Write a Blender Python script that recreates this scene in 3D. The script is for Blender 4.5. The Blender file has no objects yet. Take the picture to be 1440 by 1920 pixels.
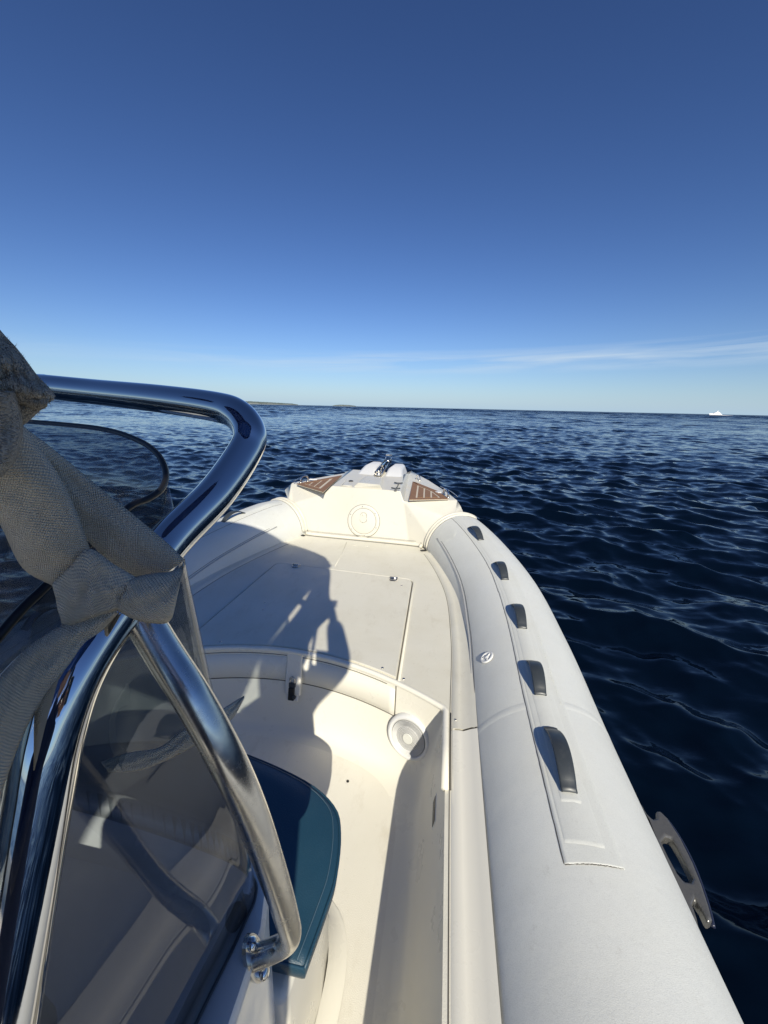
import bpy, bmesh, math, random
import numpy as np
from mathutils import Vector, Matrix
random.seed(4); rng=np.random.default_rng(4)
S=bpy.context.scene; C=S.collection

# ------------------------------------------------------------------ camera
F=730.0; CAM=Vector((.69,0,1.70))
def _basis():
    hx=(450,757,1440,779); vx=843; sl=(hx[3]-hx[1])/(hx[2]-hx[0]); vy=hx[1]+(vx-hx[0])*sl
    Y=Vector((vx-720,vy-960,F)).normalized(); P2=Vector((vx+500-720,vy+500*sl-960,F))
    up=Y.cross(P2).normalized()
    if up.y>0: up=-up
    X=Y.cross(up)
    if X.x<0: X=-X
    return X,Y,up
BX,BY,BZ=_basis()
def ray(x,y):
    v=Vector((x-720,y-960,F)); return Vector((BX.dot(v),BY.dot(v),BZ.dot(v)))
def at(x,y,z=None,Y=None,X=None,D=None):
    """point of the place seen at this spot of the photograph, on a known plane or at a known depth"""
    d=ray(x,y)
    if z is not None: t=(z-CAM.z)/d.z
    elif Y is not None: t=(Y-CAM.y)/d.y
    elif X is not None: t=(X-CAM.x)/d.x
    else: t=D/F
    return CAM+d*t
def w2(v): return Vector((BX.dot(v),BY.dot(v),BZ.dot(v)))
cam=bpy.data.cameras.new('camera'); co=bpy.data.objects.new('camera',cam); C.objects.link(co)
rx=w2(Vector((1,0,0))); ry=w2(Vector((0,-1,0))); rz=w2(Vector((0,0,-1)))
M=Matrix((rx,ry,rz)).transposed().to_4x4(); M.translation=CAM; co.matrix_world=M
cam.sensor_fit='VERTICAL'; cam.sensor_height=36; cam.lens=F/1920*36; cam.clip_start=.02; cam.clip_end=60000
S.camera=co
S.render.resolution_x=768; S.render.resolution_y=1024

# ------------------------------------------------------------------ light
SUN=Vector((.346,-1,.74)).normalized()
sun=bpy.data.lights.new('sun','SUN'); sun.energy=5.0; sun.angle=math.radians(.5); sun.color=(1,.94,.79)
so=bpy.data.objects.new('sun',sun); C.objects.link(so); so.rotation_euler=SUN.to_track_quat('Z','Y').to_euler()
W=bpy.data.worlds.new('World'); S.world=W; W.use_nodes=True
nt=W.node_tree; nt.nodes.clear(); N=nt.nodes.new; L=nt.links.new
sky=N('ShaderNodeTexSky'); sky.sky_type='NISHITA'; sky.sun_disc=False
sky.sun_elevation=math.asin(SUN.z); sky.sun_rotation=math.atan2(SUN.x,SUN.y)
sky.altitude=0; sky.air_density=1.0; sky.dust_density=.15; sky.ozone_density=3.0
bg=N('ShaderNodeBackground'); bg.inputs[1].default_value=.057
out=N('ShaderNodeOutputWorld')
# thin cirrus low over the horizon
tc=N('ShaderNodeTexCoord'); sx=N('ShaderNodeSeparateXYZ'); L(tc.outputs['Generated'],sx.inputs[0])
def math_(op,a,b=None,c=None):
    n=N('ShaderNodeMath'); n.operation=op
    for i,v in enumerate((a,b,c)):
        if v is None: continue
        if isinstance(v,(int,float)): n.inputs[i].default_value=v
        else: L(v,n.inputs[i])
    return n.outputs[0]
az=math_('ARCTAN2',sx.outputs[0],sx.outputs[1]); el=math_('ARCSINE',sx.outputs[2])
cb=N('ShaderNodeCombineXYZ'); L(math_('MULTIPLY',az,2.2),cb.inputs[0])
L(math_('MULTIPLY',math_('SUBTRACT',el,math_('MULTIPLY',az,.035)),42),cb.inputs[1])
nz=N('ShaderNodeTexNoise'); nz.inputs['Scale'].default_value=1.3; nz.inputs['Detail'].default_value=7; nz.inputs['Roughness'].default_value=.55; nz.inputs['Distortion'].default_value=.5
L(cb.outputs[0],nz.inputs['Vector'])
band=math_('SUBTRACT',1,math_('MINIMUM',1,math_('ABSOLUTE',math_('DIVIDE',math_('SUBTRACT',el,math_('ADD',math_('MULTIPLY',az,.02),.104)),.030))))
mr=N('ShaderNodeMapRange'); mr.inputs[1].default_value=.36; mr.inputs[2].default_value=.75; L(nz.outputs[0],mr.inputs[0])
side=N('ShaderNodeMapRange'); side.inputs[1].default_value=-.75; side.inputs[2].default_value=.1; side.inputs[3].default_value=.2; L(az,side.inputs[0])
cl=math_('MULTIPLY',math_('MULTIPLY',math_('POWER',band,.8),mr.outputs[0]),math_('MULTIPLY',side.outputs[0],1.0))
tint=N('ShaderNodeMix'); tint.data_type='RGBA'; tint.blend_type='MULTIPLY'; tint.inputs[0].default_value=1
tint.inputs[7].default_value=(.75,.87,1.14,1)
gm_=N('ShaderNodeGamma'); gm_.inputs[1].default_value=1.22; L(sky.outputs[0],gm_.inputs[0]); L(gm_.outputs[0],tint.inputs[6])
hz=N('ShaderNodeMix'); hz.data_type='RGBA'; hz.inputs[7].default_value=(7.3,10.4,13.4,1)
L(math_('MULTIPLY',math_('POWER',2.718,math_('MULTIPLY',math_('MAXIMUM',el,0),-17)),.85),hz.inputs[0]); L(tint.outputs[2],hz.inputs[6])
mx=N('ShaderNodeMix'); mx.data_type='RGBA'; mx.inputs[7].default_value=(10.5,12.6,14.6,1)
L(cl,mx.inputs[0]); L(hz.outputs[2],mx.inputs[6]); L(mx.outputs[2],bg.inputs[0]); L(bg.outputs[0],out.inputs[0])
S.view_settings.view_transform='Standard'; S.view_settings.look='None'; S.view_settings.exposure=0; S.view_settings.gamma=1
S.view_settings.use_curve_mapping=False
S.render.engine='CYCLES'
S.cycles.max_bounces=10; S.cycles.transparent_max_bounces=16; S.cycles.glossy_bounces=6

# ------------------------------------------------------------------ materials
class Mat:
    def __init__(s,name,base,rough=.5,metal=0,spec=.5):
        s.m=bpy.data.materials.new(name); s.m.use_nodes=True; s.t=s.m.node_tree
        s.b=s.t.nodes['Principled BSDF']; s.out=s.t.nodes['Material Output']
        s.b.inputs['Base Color'].default_value=(*base,1); s.b.inputs['Roughness'].default_value=rough
        s.b.inputs['Metallic'].default_value=metal; s.b.inputs['Specular IOR Level'].default_value=spec
        s.base=base; s._c=None
    def n(s,t,**k):
        n=s.t.nodes.new(t)
        for a,v in k.items():
            if a in n.inputs: n.inputs[a].default_value=v
            else: setattr(n,a,v)
        return n
    def l(s,a,b): s.t.links.new(a,b)
    def coord(s,kind='Object',scale=(1,1,1)):
        tc=s.n('ShaderNodeTexCoord'); mp=s.n('ShaderNodeMapping'); mp.inputs['Scale'].default_value=scale
        s.l(tc.outputs[kind],mp.inputs[0]); return mp.outputs[0]
    def noise(s,vec,scale,detail=5,rough=.6,lo=.35,hi=.65):
        n=s.n('ShaderNodeTexNoise'); n.inputs['Scale'].default_value=scale; n.inputs['Detail'].default_value=detail; n.inputs['Roughness'].default_value=rough
        s.l(vec,n.inputs['Vector']); r=s.n('ShaderNodeMapRange'); r.inputs[1].default_value=lo; r.inputs[2].default_value=hi
        s.l(n.outputs[0],r.inputs[0]); return r.outputs[0]
    def mixcol(s,fac,col,strength=1):
        m=s.n('ShaderNodeMix'); m.data_type='RGBA'
        f=s.n('ShaderNodeMath'); f.operation='MULTIPLY'; f.inputs[1].default_value=strength; s.l(fac,f.inputs[0]); s.l(f.outputs[0],m.inputs[0])
        if s._c is None: m.inputs[6].default_value=(*s.base,1)
        else: s.l(s._c,m.inputs[6])
        m.inputs[7].default_value=(*col,1); s._c=m.outputs[2]; s.l(s._c,s.b.inputs['Base Color'])
    def bump(s,h,dist,strength=1,prev=None):
        b=s.n('ShaderNodeBump'); b.inputs['Strength'].default_value=strength; b.inputs['Distance'].default_value=dist
        s.l(h,b.inputs['Height'])
        if prev is not None: s.l(prev,b.inputs['Normal'])
        s.l(b.outputs[0],s.b.inputs['Normal']); return b.outputs[0]
    def roughmap(s,f,a,b):
        r=s.n('ShaderNodeMapRange'); r.inputs[3].default_value=a; r.inputs[4].default_value=b; s.l(f,r.inputs[0]); s.l(r.outputs[0],s.b.inputs['Roughness'])

def gelcoat(name,base,rough,dirt=.35,grain=0):
    m=Mat(name,base,rough); v=m.coord()
    m.mixcol(m.noise(v,2.3,6,.6,.45,.8),(base[0]*.86,base[1]*.84,base[2]*.78),dirt)
    m.mixcol(m.noise(v,38,5,.7,.66,.78),(base[0]*.55,base[1]*.52,base[2]*.45),dirt*.9)
    m.mixcol(m.noise(v,170,2,.5,.72,.78),(.16,.14,.11),dirt*.6)
    m.roughmap(m.noise(v,9,4),rough*.85,rough*1.25)
    if dirt>.4:
        m.mixcol(m.noise(m.coord(scale=(1.6,.7,1)),9,8,.75,.54,.72),(base[0]*.70,base[1]*.66,base[2]*.58),.35)
        m.mixcol(m.noise(v,70,4,.8,.68,.74),(.24,.21,.17),.5)
    p=m.bump(m.noise(v,3.5,3,.5,.2,.8),.0016,.35)
    if grain: m.bump(m.noise(v,grain,2,.5,.3,.7),.0006,.5,p)
    return m.m
M_GEL=gelcoat('cream gelcoat',(.84,.805,.70),.30,.02)  # lightened copy: extra brightness for the shaded cockpit walls is in the base
M_BOW=gelcoat('cream bow gelcoat',(.69,.66,.57),.32,.4)  # darkened copy of the gelcoat, offsets full sun on the bow face
M_DECK=gelcoat('non slip deck gelcoat',(.73,.70,.60),.58,.8,420)
M_FLOOR=gelcoat('cockpit floor gelcoat',(.82,.785,.69),.42,.42,420)
M_CONS=gelcoat('white console gelcoat',(.72,.72,.70),.22,.2)
def hyp(name,base):
    m=Mat(name,base,.5); v=m.coord()
    m.mixcol(m.noise(v,3,6,.65,.4,.75),(base[0]*.88,base[1]*.87,base[2]*.84),.5)
    m.mixcol(m.noise(v,34,9,.85,.575,.72),(.40,.38,.33),.45); m.mixcol(m.noise(v,230,3,.7,.70,.78),(.20,.18,.15),.45); m.mixcol(m.noise(v,1.1,3,.5,.45,.75),(base[0]*.90,base[1]*.87,base[2]*.80),.5)
    m.mixcol(m.noise(m.coord(scale=(14,3,14)),14,4,.6,.66,.8),(.42,.40,.36),.22)
    m.roughmap(m.noise(v,12,4),.42,.6)
    m.mixcol(m.noise(v,520,2,.6,.45,.75),(base[0]*.62,base[1]*.62,base[2]*.60),.35)
    p=m.bump(m.noise(v,620,3,.6,.3,.7),.0005,.4)
    m.bump(m.noise(v,4,5,.6,.2,.8),.006,.35,p)
    return m.m
M_TUBE=hyp('pale grey coated tube fabric',(.74,.745,.705)); M_PATCH=hyp('pale grey doubler fabric',(.725,.73,.685))
def steel(name,rough,base=(.66,.65,.63),scr=.12):
    m=Mat(name,base,rough,1); v=m.coord()
    m.roughmap(m.noise(v,40,5,.7,.4,.8),rough,rough+scr)
    m.mixcol(m.noise(v,90,6,.7,.66,.8),(.42,.36,.28),.22)
    m.bump(m.noise(v,120,3,.6,.3,.7),.0001,.2 if rough>.1 else .04); return m.m
M_STEEL=steel('polished stainless steel',.035,scr=.05); M_STEEL2=steel('worn stainless steel',.20,(.6,.58,.54),.16)
M_BLACK=Mat('black plastic',(.012,.012,.013),.4).m
M_RUB=Mat('dark grey rubber',(.038,.045,.052),.38)
v=M_RUB.coord(); M_RUB.mixcol(M_RUB.noise(v,50,5,.7,.5,.8),(.09,.095,.10),.45); M_RUB=M_RUB.m
M_SEAM=Mat('dark joint',(.10,.09,.075),.8).m
M_WELT=Mat('grey welt',(.45,.45,.44),.5).m
M_WHITE=gelcoat('white plastic',(.74,.74,.73),.35,.15)
m=Mat('grille mesh',(.46,.46,.45),.5); w=m.n('ShaderNodeTexWave'); w.wave_type='RINGS'; w.rings_direction='Z'; w.inputs['Scale'].default_value=95
m.l(m.coord(),w.inputs[0]); m.mixcol(w.outputs[0],(.10,.10,.10),.55); m.bump(w.outputs[0],.001,.8); M_GRILLE=m.m
m=Mat('navy vinyl',(.016,.055,.090),.42); v=m.coord(); m.mixcol(m.noise(v,6,4),(.022,.070,.11),.5); m.bump(m.noise(v,380,2,.5,.3,.7),.0006,.4); m.roughmap(m.noise(v,8,4),.3,.5); M_VINYL=m.m
M_THREAD=Mat('pale thread',(.10,.16,.21),.8).m
m=Mat('teak',(.29,.16,.08),.6); v=m.coord(scale=(30,3,30)); m.mixcol(m.noise(v,5,6,.7,.35,.65),(.22,.11,.05),.8); m.bump(m.noise(v,9,5),.0008,.6); M_TEAK=m.m
M_CAULK=Mat('pale caulking',(.62,.55,.45),.7).m
# webbing, woven through its UV map (metres)
def weave(name,base,fuzz):
    m=Mat(name,base,.85,spec=.2); tc=m.n('ShaderNodeTexCoord'); sp=m.n('ShaderNodeSeparateXYZ'); m.l(tc.outputs['UV'],sp.inputs[0])
    def wv(o,freq,ph=0):
        a=m.n('ShaderNodeMath',operation='MULTIPLY'); a.inputs[1].default_value=freq*6.2832; m.l(o,a.inputs[0])
        b=m.n('ShaderNodeMath',operation='SINE'); m.l(a.outputs[0],b.inputs[0]); return b.outputs[0]
    a=wv(sp.outputs[0],400); b=wv(sp.outputs[1],470)
    k=m.n('ShaderNodeMath',operation='MULTIPLY'); m.l(a,k.inputs[0]); m.l(b,k.inputs[1])
    r=m.n('ShaderNodeMapRange'); r.inputs[1].default_value=-1; m.l(k.outputs[0],r.inputs[0])
    v=m.coord()
    m.mixcol(r.outputs[0],tuple(c*.6 for c in base),.45)
    m.mixcol(m.noise(v,22,6,.7,.4,.75),tuple(c*.72 for c in base),.5)
    p=m.bump(r.outputs[0],.0012,1.0); p=m.bump(m.noise(v,900,3,.6,.3,.7),.0012,fuzz,p); m.bump(m.noise(v,24,3,.5,.3,.7),.007,.45,p)
    return m.m
M_WEB=weave('taupe woven webbing',(.86,.76,.60),.12); M_FUZZ=weave('frayed fluffy webbing',(.68,.61,.50),.8)
# tinted acrylic
m=bpy.data.materials.new('smoked acrylic'); m.use_nodes=True; t=m.node_tree; t.nodes.clear()
o=t.nodes.new('ShaderNodeOutputMaterial'); tr=t.nodes.new('ShaderNodeBsdfTransparent'); tr.inputs[0].default_value=(.63,.66,.68,1)
gl=t.nodes.new('ShaderNodeBsdfGlossy'); gl.inputs[1].default_value=.025; gl.inputs[0].default_value=(.9,.9,.9,1)
fr=t.nodes.new('ShaderNodeFresnel'); fr.inputs[0].default_value=1.55
ms=t.nodes.new('ShaderNodeMixShader'); gb=t.nodes.new('ShaderNodeNewGeometry'); inv=t.nodes.new('ShaderNodeMath'); inv.operation='SUBTRACT'; inv.inputs[0].default_value=1; t.links.new(gb.outputs['Backfacing'],inv.inputs[1])
mf=t.nodes.new('ShaderNodeMath'); mf.operation='MULTIPLY'; t.links.new(inv.outputs[0],mf.inputs[0]); t.links.new(fr.outputs[0],mf.inputs[1]); t.links.new(mf.outputs[0],ms.inputs[0]); t.links.new(tr.outputs[0],ms.inputs[1]); t.links.new(gl.outputs[0],ms.inputs[2]); t.links.new(ms.outputs[0],o.inputs[0])
df=t.nodes.new('ShaderNodeBsdfDiffuse'); df.inputs[0].default_value=(.40,.40,.39,1)
tn=t.nodes.new('ShaderNodeTexNoise'); tn.inputs['Scale'].default_value=7; tn.inputs['Detail'].default_value=8; tn.inputs['Roughness'].default_value=.7
tcc=t.nodes.new('ShaderNodeTexCoord'); t.links.new(tcc.outputs['Object'],tn.inputs['Vector'])
mr_=t.nodes.new('ShaderNodeMapRange'); mr_.inputs[1].default_value=.35; mr_.inputs[2].default_value=.8; mr_.inputs[3].default_value=.03; mr_.inputs[4].default_value=.15; t.links.new(tn.outputs[0],mr_.inputs[0])
ms2=t.nodes.new('ShaderNodeMixShader'); t.links.new(mr_.outputs[0],ms2.inputs[0]); t.links.new(ms.outputs[0],ms2.inputs[1]); t.links.new(df.outputs[0],ms2.inputs[2]); t.links.new(ms2.outputs[0],o.inputs[0])
M_TINT=m
# sea
m=Mat('sea water',(.0008,.0035,.0095),.04,spec=.5); m.b.inputs['IOR'].default_value=1.29
v=m.coord(); 
cd=m.n('ShaderNodeCameraData'); dn=m.n('ShaderNodeMapRange'); dn.inputs[1].default_value=6; dn.inputs[2].default_value=350; m.l(cd.outputs['View Distance'],dn.inputs[0])
pw=m.n('ShaderNodeMath',operation='POWER'); pw.inputs[1].default_value=.5; m.l(dn.outputs[0],pw.inputs[0])
geo=m.n('ShaderNodeNewGeometry')
ln=m.n('ShaderNodeVectorMath',operation='LENGTH'); m.l(geo.outputs['Position'],ln.inputs[0])
far=m.n('ShaderNodeMapRange'); far.inputs[1].default_value=15; far.inputs[2].default_value=260; far.inputs[3].default_value=1; far.inputs[4].default_value=3.4; m.l(ln.outputs['Value'],far.inputs[0])
def jit(scale,sc,amt,prev,detail=4):
    n=m.n('ShaderNodeTexNoise'); n.inputs['Scale'].default_value=scale; n.inputs['Detail'].default_value=detail; n.inputs['Roughness'].default_value=.6
    m.l(m.coord(scale=sc),n.inputs['Vector'])
    a=m.n('ShaderNodeVectorMath',operation='SUBTRACT'); a.inputs[1].default_value=(.5,.5,.5); m.l(n.outputs['Color'],a.inputs[0])
    b=m.n('ShaderNodeVectorMath',operation='MULTIPLY'); b.inputs[1].default_value=(amt*.7,amt,0); m.l(a.outputs[0],b.inputs[0])
    b2=m.n('ShaderNodeVectorMath',operation='SCALE'); m.l(b.outputs[0],b2.inputs[0]); m.l(far.outputs[0],b2.inputs['Scale'])
    c=m.n('ShaderNodeVectorMath',operation='ADD'); m.l(b2.outputs[0],c.inputs[0]); m.l(prev,c.inputs[1]); return c.outputs[0]
p=jit(1.3,(.6,1.5,1),.30,geo.outputs['Normal'],6)
p=jit(5.5,(.55,1.6,1),.46,p,6)
p=jit(20,(.8,1.5,1),.18,p)
nn_=m.n('ShaderNodeVectorMath',operation='NORMALIZE'); m.l(p,nn_.inputs[0]); m.l(nn_.outputs[0],m.b.inputs['Normal'])
fr2=m.n('ShaderNodeMapRange'); fr2.inputs[1].default_value=40; fr2.inputs[2].default_value=600; fr2.inputs[3].default_value=.06; fr2.inputs[4].default_value=.30; m.l(ln.outputs['Value'],fr2.inputs[0])
m.l(fr2.outputs[0],m.b.inputs['Roughness'])
M_SEA=m.m
m=Mat('foam',(.85,.87,.88),.8); M_FOAM=m.m
m=Mat('island scrub with haze tint',(.09,.12,.115),.9); v=m.coord(); m.mixcol(m.noise(v,.05,6,.7,.4,.6),(.12,.145,.14),.8); M_SCRUB=m.m  # distance haze is painted into the scrub as a bluish grey
m=Mat('island rock shore',(.22,.24,.22),.9); v=m.coord(); m.mixcol(m.noise(v,.1,6,.7,.4,.6),(.16,.18,.17),.8); M_ROCK=m.m
M_PAINT=Mat('white yacht paint',(.85,.85,.85),.3).m
M_SKIN=Mat('skin',(.48,.27,.19),.5).m; M_SHIRT=Mat('navy shirt',(.03,.04,.08),.85).m; M_HAIR=Mat('dark hair',(.03,.02,.015),.7).m; M_SHORTS=Mat('grey shorts',(.16,.16,.16),.9).m
m=Mat('cream canvas',(.52,.47,.38),.9); v=m.coord(); m.bump(m.noise(v,300,2),.0006,.5); M_CANVAS=m.m; M_NAVY=Mat('navy canvas',(.03,.06,.16),.9).m
_t=M_NAVY.node_tree; _tr=_t.nodes.new('ShaderNodeBsdfTranslucent'); _tr.inputs[0].default_value=(.10,.22,.50,1); _mx=_t.nodes.new('ShaderNodeMixShader'); _mx.inputs[0].default_value=.5
_t.links.new(_t.nodes['Principled BSDF'].outputs[0],_mx.inputs[1]); _t.links.new(_tr.outputs[0],_mx.inputs[2]); _t.links.new(_mx.outputs[0],_t.nodes['Material Output'].inputs[0])

# ------------------------------------------------------------------ helpers
def link(name,me,mat,parent=None,smooth=True):
    if mat is not None: me.materials.append(mat)
    if smooth:
        for p in me.polygons: p.use_smooth=True
    o=bpy.data.objects.new(name,me); C.objects.link(o)
    if parent is not None: o.parent=parent; o.matrix_parent_inverse=Matrix()
    return o
def mesh(name,V,Fs,mat,parent=None,smooth=True,uv=None):
    me=bpy.data.meshes.new(name); me.from_pydata([tuple(v) for v in V],[],Fs); me.update()
    if uv is not None:
        ul=me.uv_layers.new(name='UVMap')
        for lp in me.loops: ul.data[lp.index].uv=uv[lp.vertex_index]
    return link(name,me,mat,parent,smooth)
def empty(name,loc=(0,0,0)):
    o=bpy.data.objects.new(name,None); C.objects.link(o); o.location=loc; o.empty_display_size=.2; return o
def tag(o,label=None,cat=None,group=None,kind=None):
    if label: o['label']=label
    if cat: o['category']=cat
    if group: o['group']=group
    if kind: o['kind']=kind
    return o
def cr(P,n=16):
    P=[Vector(p) for p in P]; Q=[2*P[0]-P[1]]+P+[2*P[-1]-P[-2]]; o=[]
    for i in range(len(P)-1):
        a,b,c,d=Q[i:i+4]
        for k in range(n):
            t=k/n; o.append(.5*((2*b)+(-a+c)*t+(2*a-5*b+4*c-d)*t*t+(-a+3*b-3*c+d)*t**3))
    o.append(P[-1]); return o
def frames(P,up=Vector((0,0,1))):
    T=[(P[min(i+1,len(P)-1)]-P[max(i-1,0)]).normalized() for i in range(len(P))]
    n=T[0].cross(up)
    if n.length<.1: n=T[0].cross(Vector((1,0,0)))
    n.normalize(); out=[]
    for t in T:
        n=(n-t*n.dot(t)).normalized(); out.append((n,t.cross(n),t))
    return out
def sweep(name,P,r,mat,parent=None,seg=16,caps=True,ry=None,uv=False):
    P=[Vector(p) for p in P]; fr=frames(P); V=[];Fs=[]; n=len(P)
    for i,(p,(a,b,t)) in enumerate(zip(P,fr)):
        ri=r(i/(n-1)) if callable(r) else r
        rj=ri if ry is None else ry
        for k in range(seg):
            an=2*math.pi*k/seg; V.append(p+a*ri*math.cos(an)+b*rj*math.sin(an))
    for i in range(n-1):
        for k in range(seg):
            k2=(k+1)%seg; Fs.append((i*seg+k,i*seg+k2,(i+1)*seg+k2,(i+1)*seg+k))
    if caps: Fs.append(tuple(range(seg-1,-1,-1))); Fs.append(tuple((n-1)*seg+k for k in range(seg)))
    return mesh(name,V,Fs,mat,parent)
def grid(name,rows,mat,parent=None,smooth=True,thick=0,closed=False,uv=False,off=1):
    m_=len(rows[0]); V=[Vector(p) for r in rows for p in r]; Fs=[]
    for i in range(len(rows)-1):
        for k in range(m_-1+(1 if closed else 0)):
            k2=(k+1)%m_; Fs.append((i*m_+k,i*m_+k2,(i+1)*m_+k2,(i+1)*m_+k))
    U=None
    if uv:
        U=[]; s=0
        for i in range(len(rows)):
            if i: s+=(Vector(rows[i][m_//2])-Vector(rows[i-1][m_//2])).length
            wdt=0
            for k in range(m_):
                if k: wdt+=(Vector(rows[i][k])-Vector(rows[i][k-1])).length
                U.append((wdt,s))
    o=mesh(name,V,Fs,mat,parent,smooth,U)
    if thick:
        md=o.modifiers.new('t','SOLIDIFY'); md.thickness=thick; md.offset=off
    return o
def prism(name,poly,z0,z1,mat,parent=None,bevel=0,seg=2,smooth=False):
    """poly: list of (x,y); or of Vectors when z0 is None -> thickness z1 downwards"""
    n=len(poly)
    if z0 is None:
        top=[Vector(p) for p in poly]; bot=[p-Vector((0,0,z1)) for p in top]
    else:
        top=[Vector((p[0],p[1],z1)) for p in poly]; bot=[Vector((p[0],p[1],z0)) for p in poly]
    ar=sum(top[i].x*top[(i+1)%n].y-top[(i+1)%n].x*top[i].y for i in range(n))
    if ar<0: top.reverse(); bot.reverse()
    Fs=[tuple(range(n)),tuple(range(2*n-1,n-1,-1))]+[(i,n+i,n+(i+1)%n,(i+1)%n) for i in range(n)]
    o=mesh(name,top+bot,Fs,mat,parent,smooth)
    if bevel:
        b=o.modifiers.new('b','BEVEL'); b.width=bevel; b.segments=seg; b.limit_method='ANGLE'; b.angle_limit=math.radians(35)
        for p in o.data.polygons: p.use_smooth=True
        o.modifiers.new('w','WEIGHTED_NORMAL')
    return o
def box(name,c,s,mat,parent=None,bevel=0,rot=0,taper=0):
    x,y,z=s[0]/2,s[1]/2,s[2]/2
    V=[(a*x*(1-taper*(k>0)),b*y*(1-taper*(k>0)),k*z) for k in (-1,1) for a,b in ((-1,-1),(1,-1),(1,1),(-1,1))]
    Mx=Matrix.Translation(Vector(c))@(rot if isinstance(rot,Matrix) else Matrix.Rotation(rot,4,'Z'))
    V=[Mx@Vector(v) for v in V]
    o=mesh(name,V,[(3,2,1,0),(4,5,6,7),(0,1,5,4),(1,2,6,5),(2,3,7,6),(3,0,4,7)],mat,parent,False)
    if bevel:
        b=o.modifiers.new('b','BEVEL'); b.width=bevel; b.segments=3
        for p in o.data.polygons: p.use_smooth=True
        o.modifiers.new('w','WEIGHTED_NORMAL')
    return o
def basis(n,up=Vector((0,0,1))):
    n=Vector(n).normalized(); x=up.cross(n)
    if x.length<.05: x=Vector((0,1,0)).cross(n)
    x.normalize(); y=n.cross(x); return Matrix((x,y,n)).transposed().to_4x4()
def lathe(name,prof,c,n,mat,parent=None,seg=40):
    """prof: (radius, height) revolved about n at c; keeps local coordinates on the axis"""
    V=[];Fs=[]
    for r,h in prof:
        for k in range(seg):
            a=2*math.pi*k/seg; V.append((r*math.cos(a),r*math.sin(a),h))
    for i in range(len(prof)-1):
        for k in range(seg):
            k2=(k+1)%seg; Fs.append((i*seg+k,i*seg+k2,(i+1)*seg+k2,(i+1)*seg+k))
    if prof[-1][0]>1e-5: Fs.append(tuple((len(prof)-1)*seg+k for k in range(seg)))
    o=mesh(name,V,Fs,mat,parent); Mx=Matrix.Translation(Vector(c))@basis(n); o.matrix_local=Mx
    return o
def smoothpoly(P,r=.02,n=5):
    """round the corners of a closed polygon of Vectors"""
    out=[]; m_=len(P); P=[Vector(p) for p in P]
    for i in range(m_):
        a,b,c=P[i-1],P[i],P[(i+1)%m_]; d1=(a-b); d2=(c-b); q=min(r,d1.length*.45,d2.length*.45)
        p1=b+d1.normalized()*q; p2=b+d2.normalized()*q
        for k in range(n+1):
            t=k/n; out.append(p1*(1-t)**2+b*2*t*(1-t)+p2*t*t)
    return out

# ------------------------------------------------------------------ sea and sky edge
def build_sea():
    # rings about the boat, finest ahead
    a1=np.linspace(math.radians(-68),math.radians(62),820); a2=np.linspace(math.radians(62),math.radians(292),130)[1:-1]
    A=np.concatenate([a1,a2]); r=[0.9]
    while r[-1]<24000: r.append(r[-1]*(1.0095 if r[-1]<22 else 1.0062 if r[-1]<900 else 1.05))
    R=np.array(r); nA=len(A); nR=len(R)
    RR,AA=np.meshgrid(R,A,indexing='ij'); X=.69+RR*np.sin(AA); Y=RR*np.cos(AA)
    cell=np.maximum(RR*.0028,RR*.0062*.8)
    Z=np.zeros_like(X); DX=np.zeros_like(X); DY=np.zeros_like(X)
    lam=np.concatenate([np.exp(rng.uniform(math.log(6),math.log(14),12)),np.exp(rng.uniform(math.log(1.2),math.log(4.5),34)),np.exp(rng.uniform(math.log(.27),math.log(1.15),88)),np.exp(rng.uniform(math.log(.11),math.log(.36),56))])
    for l in lam:
        th=math.radians(-100)+rng.normal(0,.42 if l>2 else .62); k=2*math.pi/l; ph=rng.uniform(0,6.283)
        amp=(.0032*l if l>1.2 else .0088*l)*rng.uniform(.6,1.3)*.62
        if l>5.6: amp=.0022*l*rng.uniform(.6,1.2)
        fade=np.clip((l/cell-2.6)/2.6,0,1)
        if l>1.2: fade=fade*(1+3.0*np.clip((RR-18-l*6)/(60+l*14),0,1)+2.5*np.clip((RR-140)/300,0,1))
        p_=k*(X*math.cos(th)+Y*math.sin(th))+ph; a=amp*fade
        Z+=a*np.cos(p_); DX-=.75*a*math.cos(th)*np.sin(p_); DY-=.75*a*math.sin(th)*np.sin(p_)
    # gusts: calmer and rougher patches
    g=.75+.25*np.sin(X*.11+1.3*np.sin(Y*.06))+.15*np.sin(Y*.19+X*.05)
    Z*=g; V=np.stack([X+DX*g,Y+DY*g,Z],-1).reshape(-1,3)
    V=np.vstack([V,[[.69,0,-.02]]]); c=len(V)-1
    i=np.arange(nR-1)[:,None]; j=np.arange(nA)[None,:]; j2=(j+1)%nA
    q=np.stack([i*nA+j,i*nA+j2,(i+1)*nA+j2,(i+1)*nA+j],-1).reshape(-1,4)[:,::-1]
    me=bpy.data.meshes.new('sea')
    tris=np.array([[c,k,(k+1)%nA] for k in range(nA)])[:,::-1]
    me.vertices.add(len(V)); me.vertices.foreach_set('co',V.astype(np.float32).ravel())
    nl=q.size+tris.size; me.loops.add(nl); me.loops.foreach_set('vertex_index',np.concatenate([q.ravel(),tris.ravel()]).astype(np.int32))
    npg=len(q)+len(tris); me.polygons.add(npg)
    ls=np.concatenate([np.arange(len(q))*4,q.size+np.arange(len(tris))*3]).astype(np.int32); me.polygons.foreach_set('loop_start',ls)
    me.update(calc_edges=True); me.validate()
    me.polygons.foreach_set('use_smooth',np.ones(len(me.polygons),dtype=bool))
    me.materials.append(M_SEA); o=bpy.data.objects.new('sea',me); C.objects.link(o); tag(o,kind='structure')
build_sea()

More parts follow.
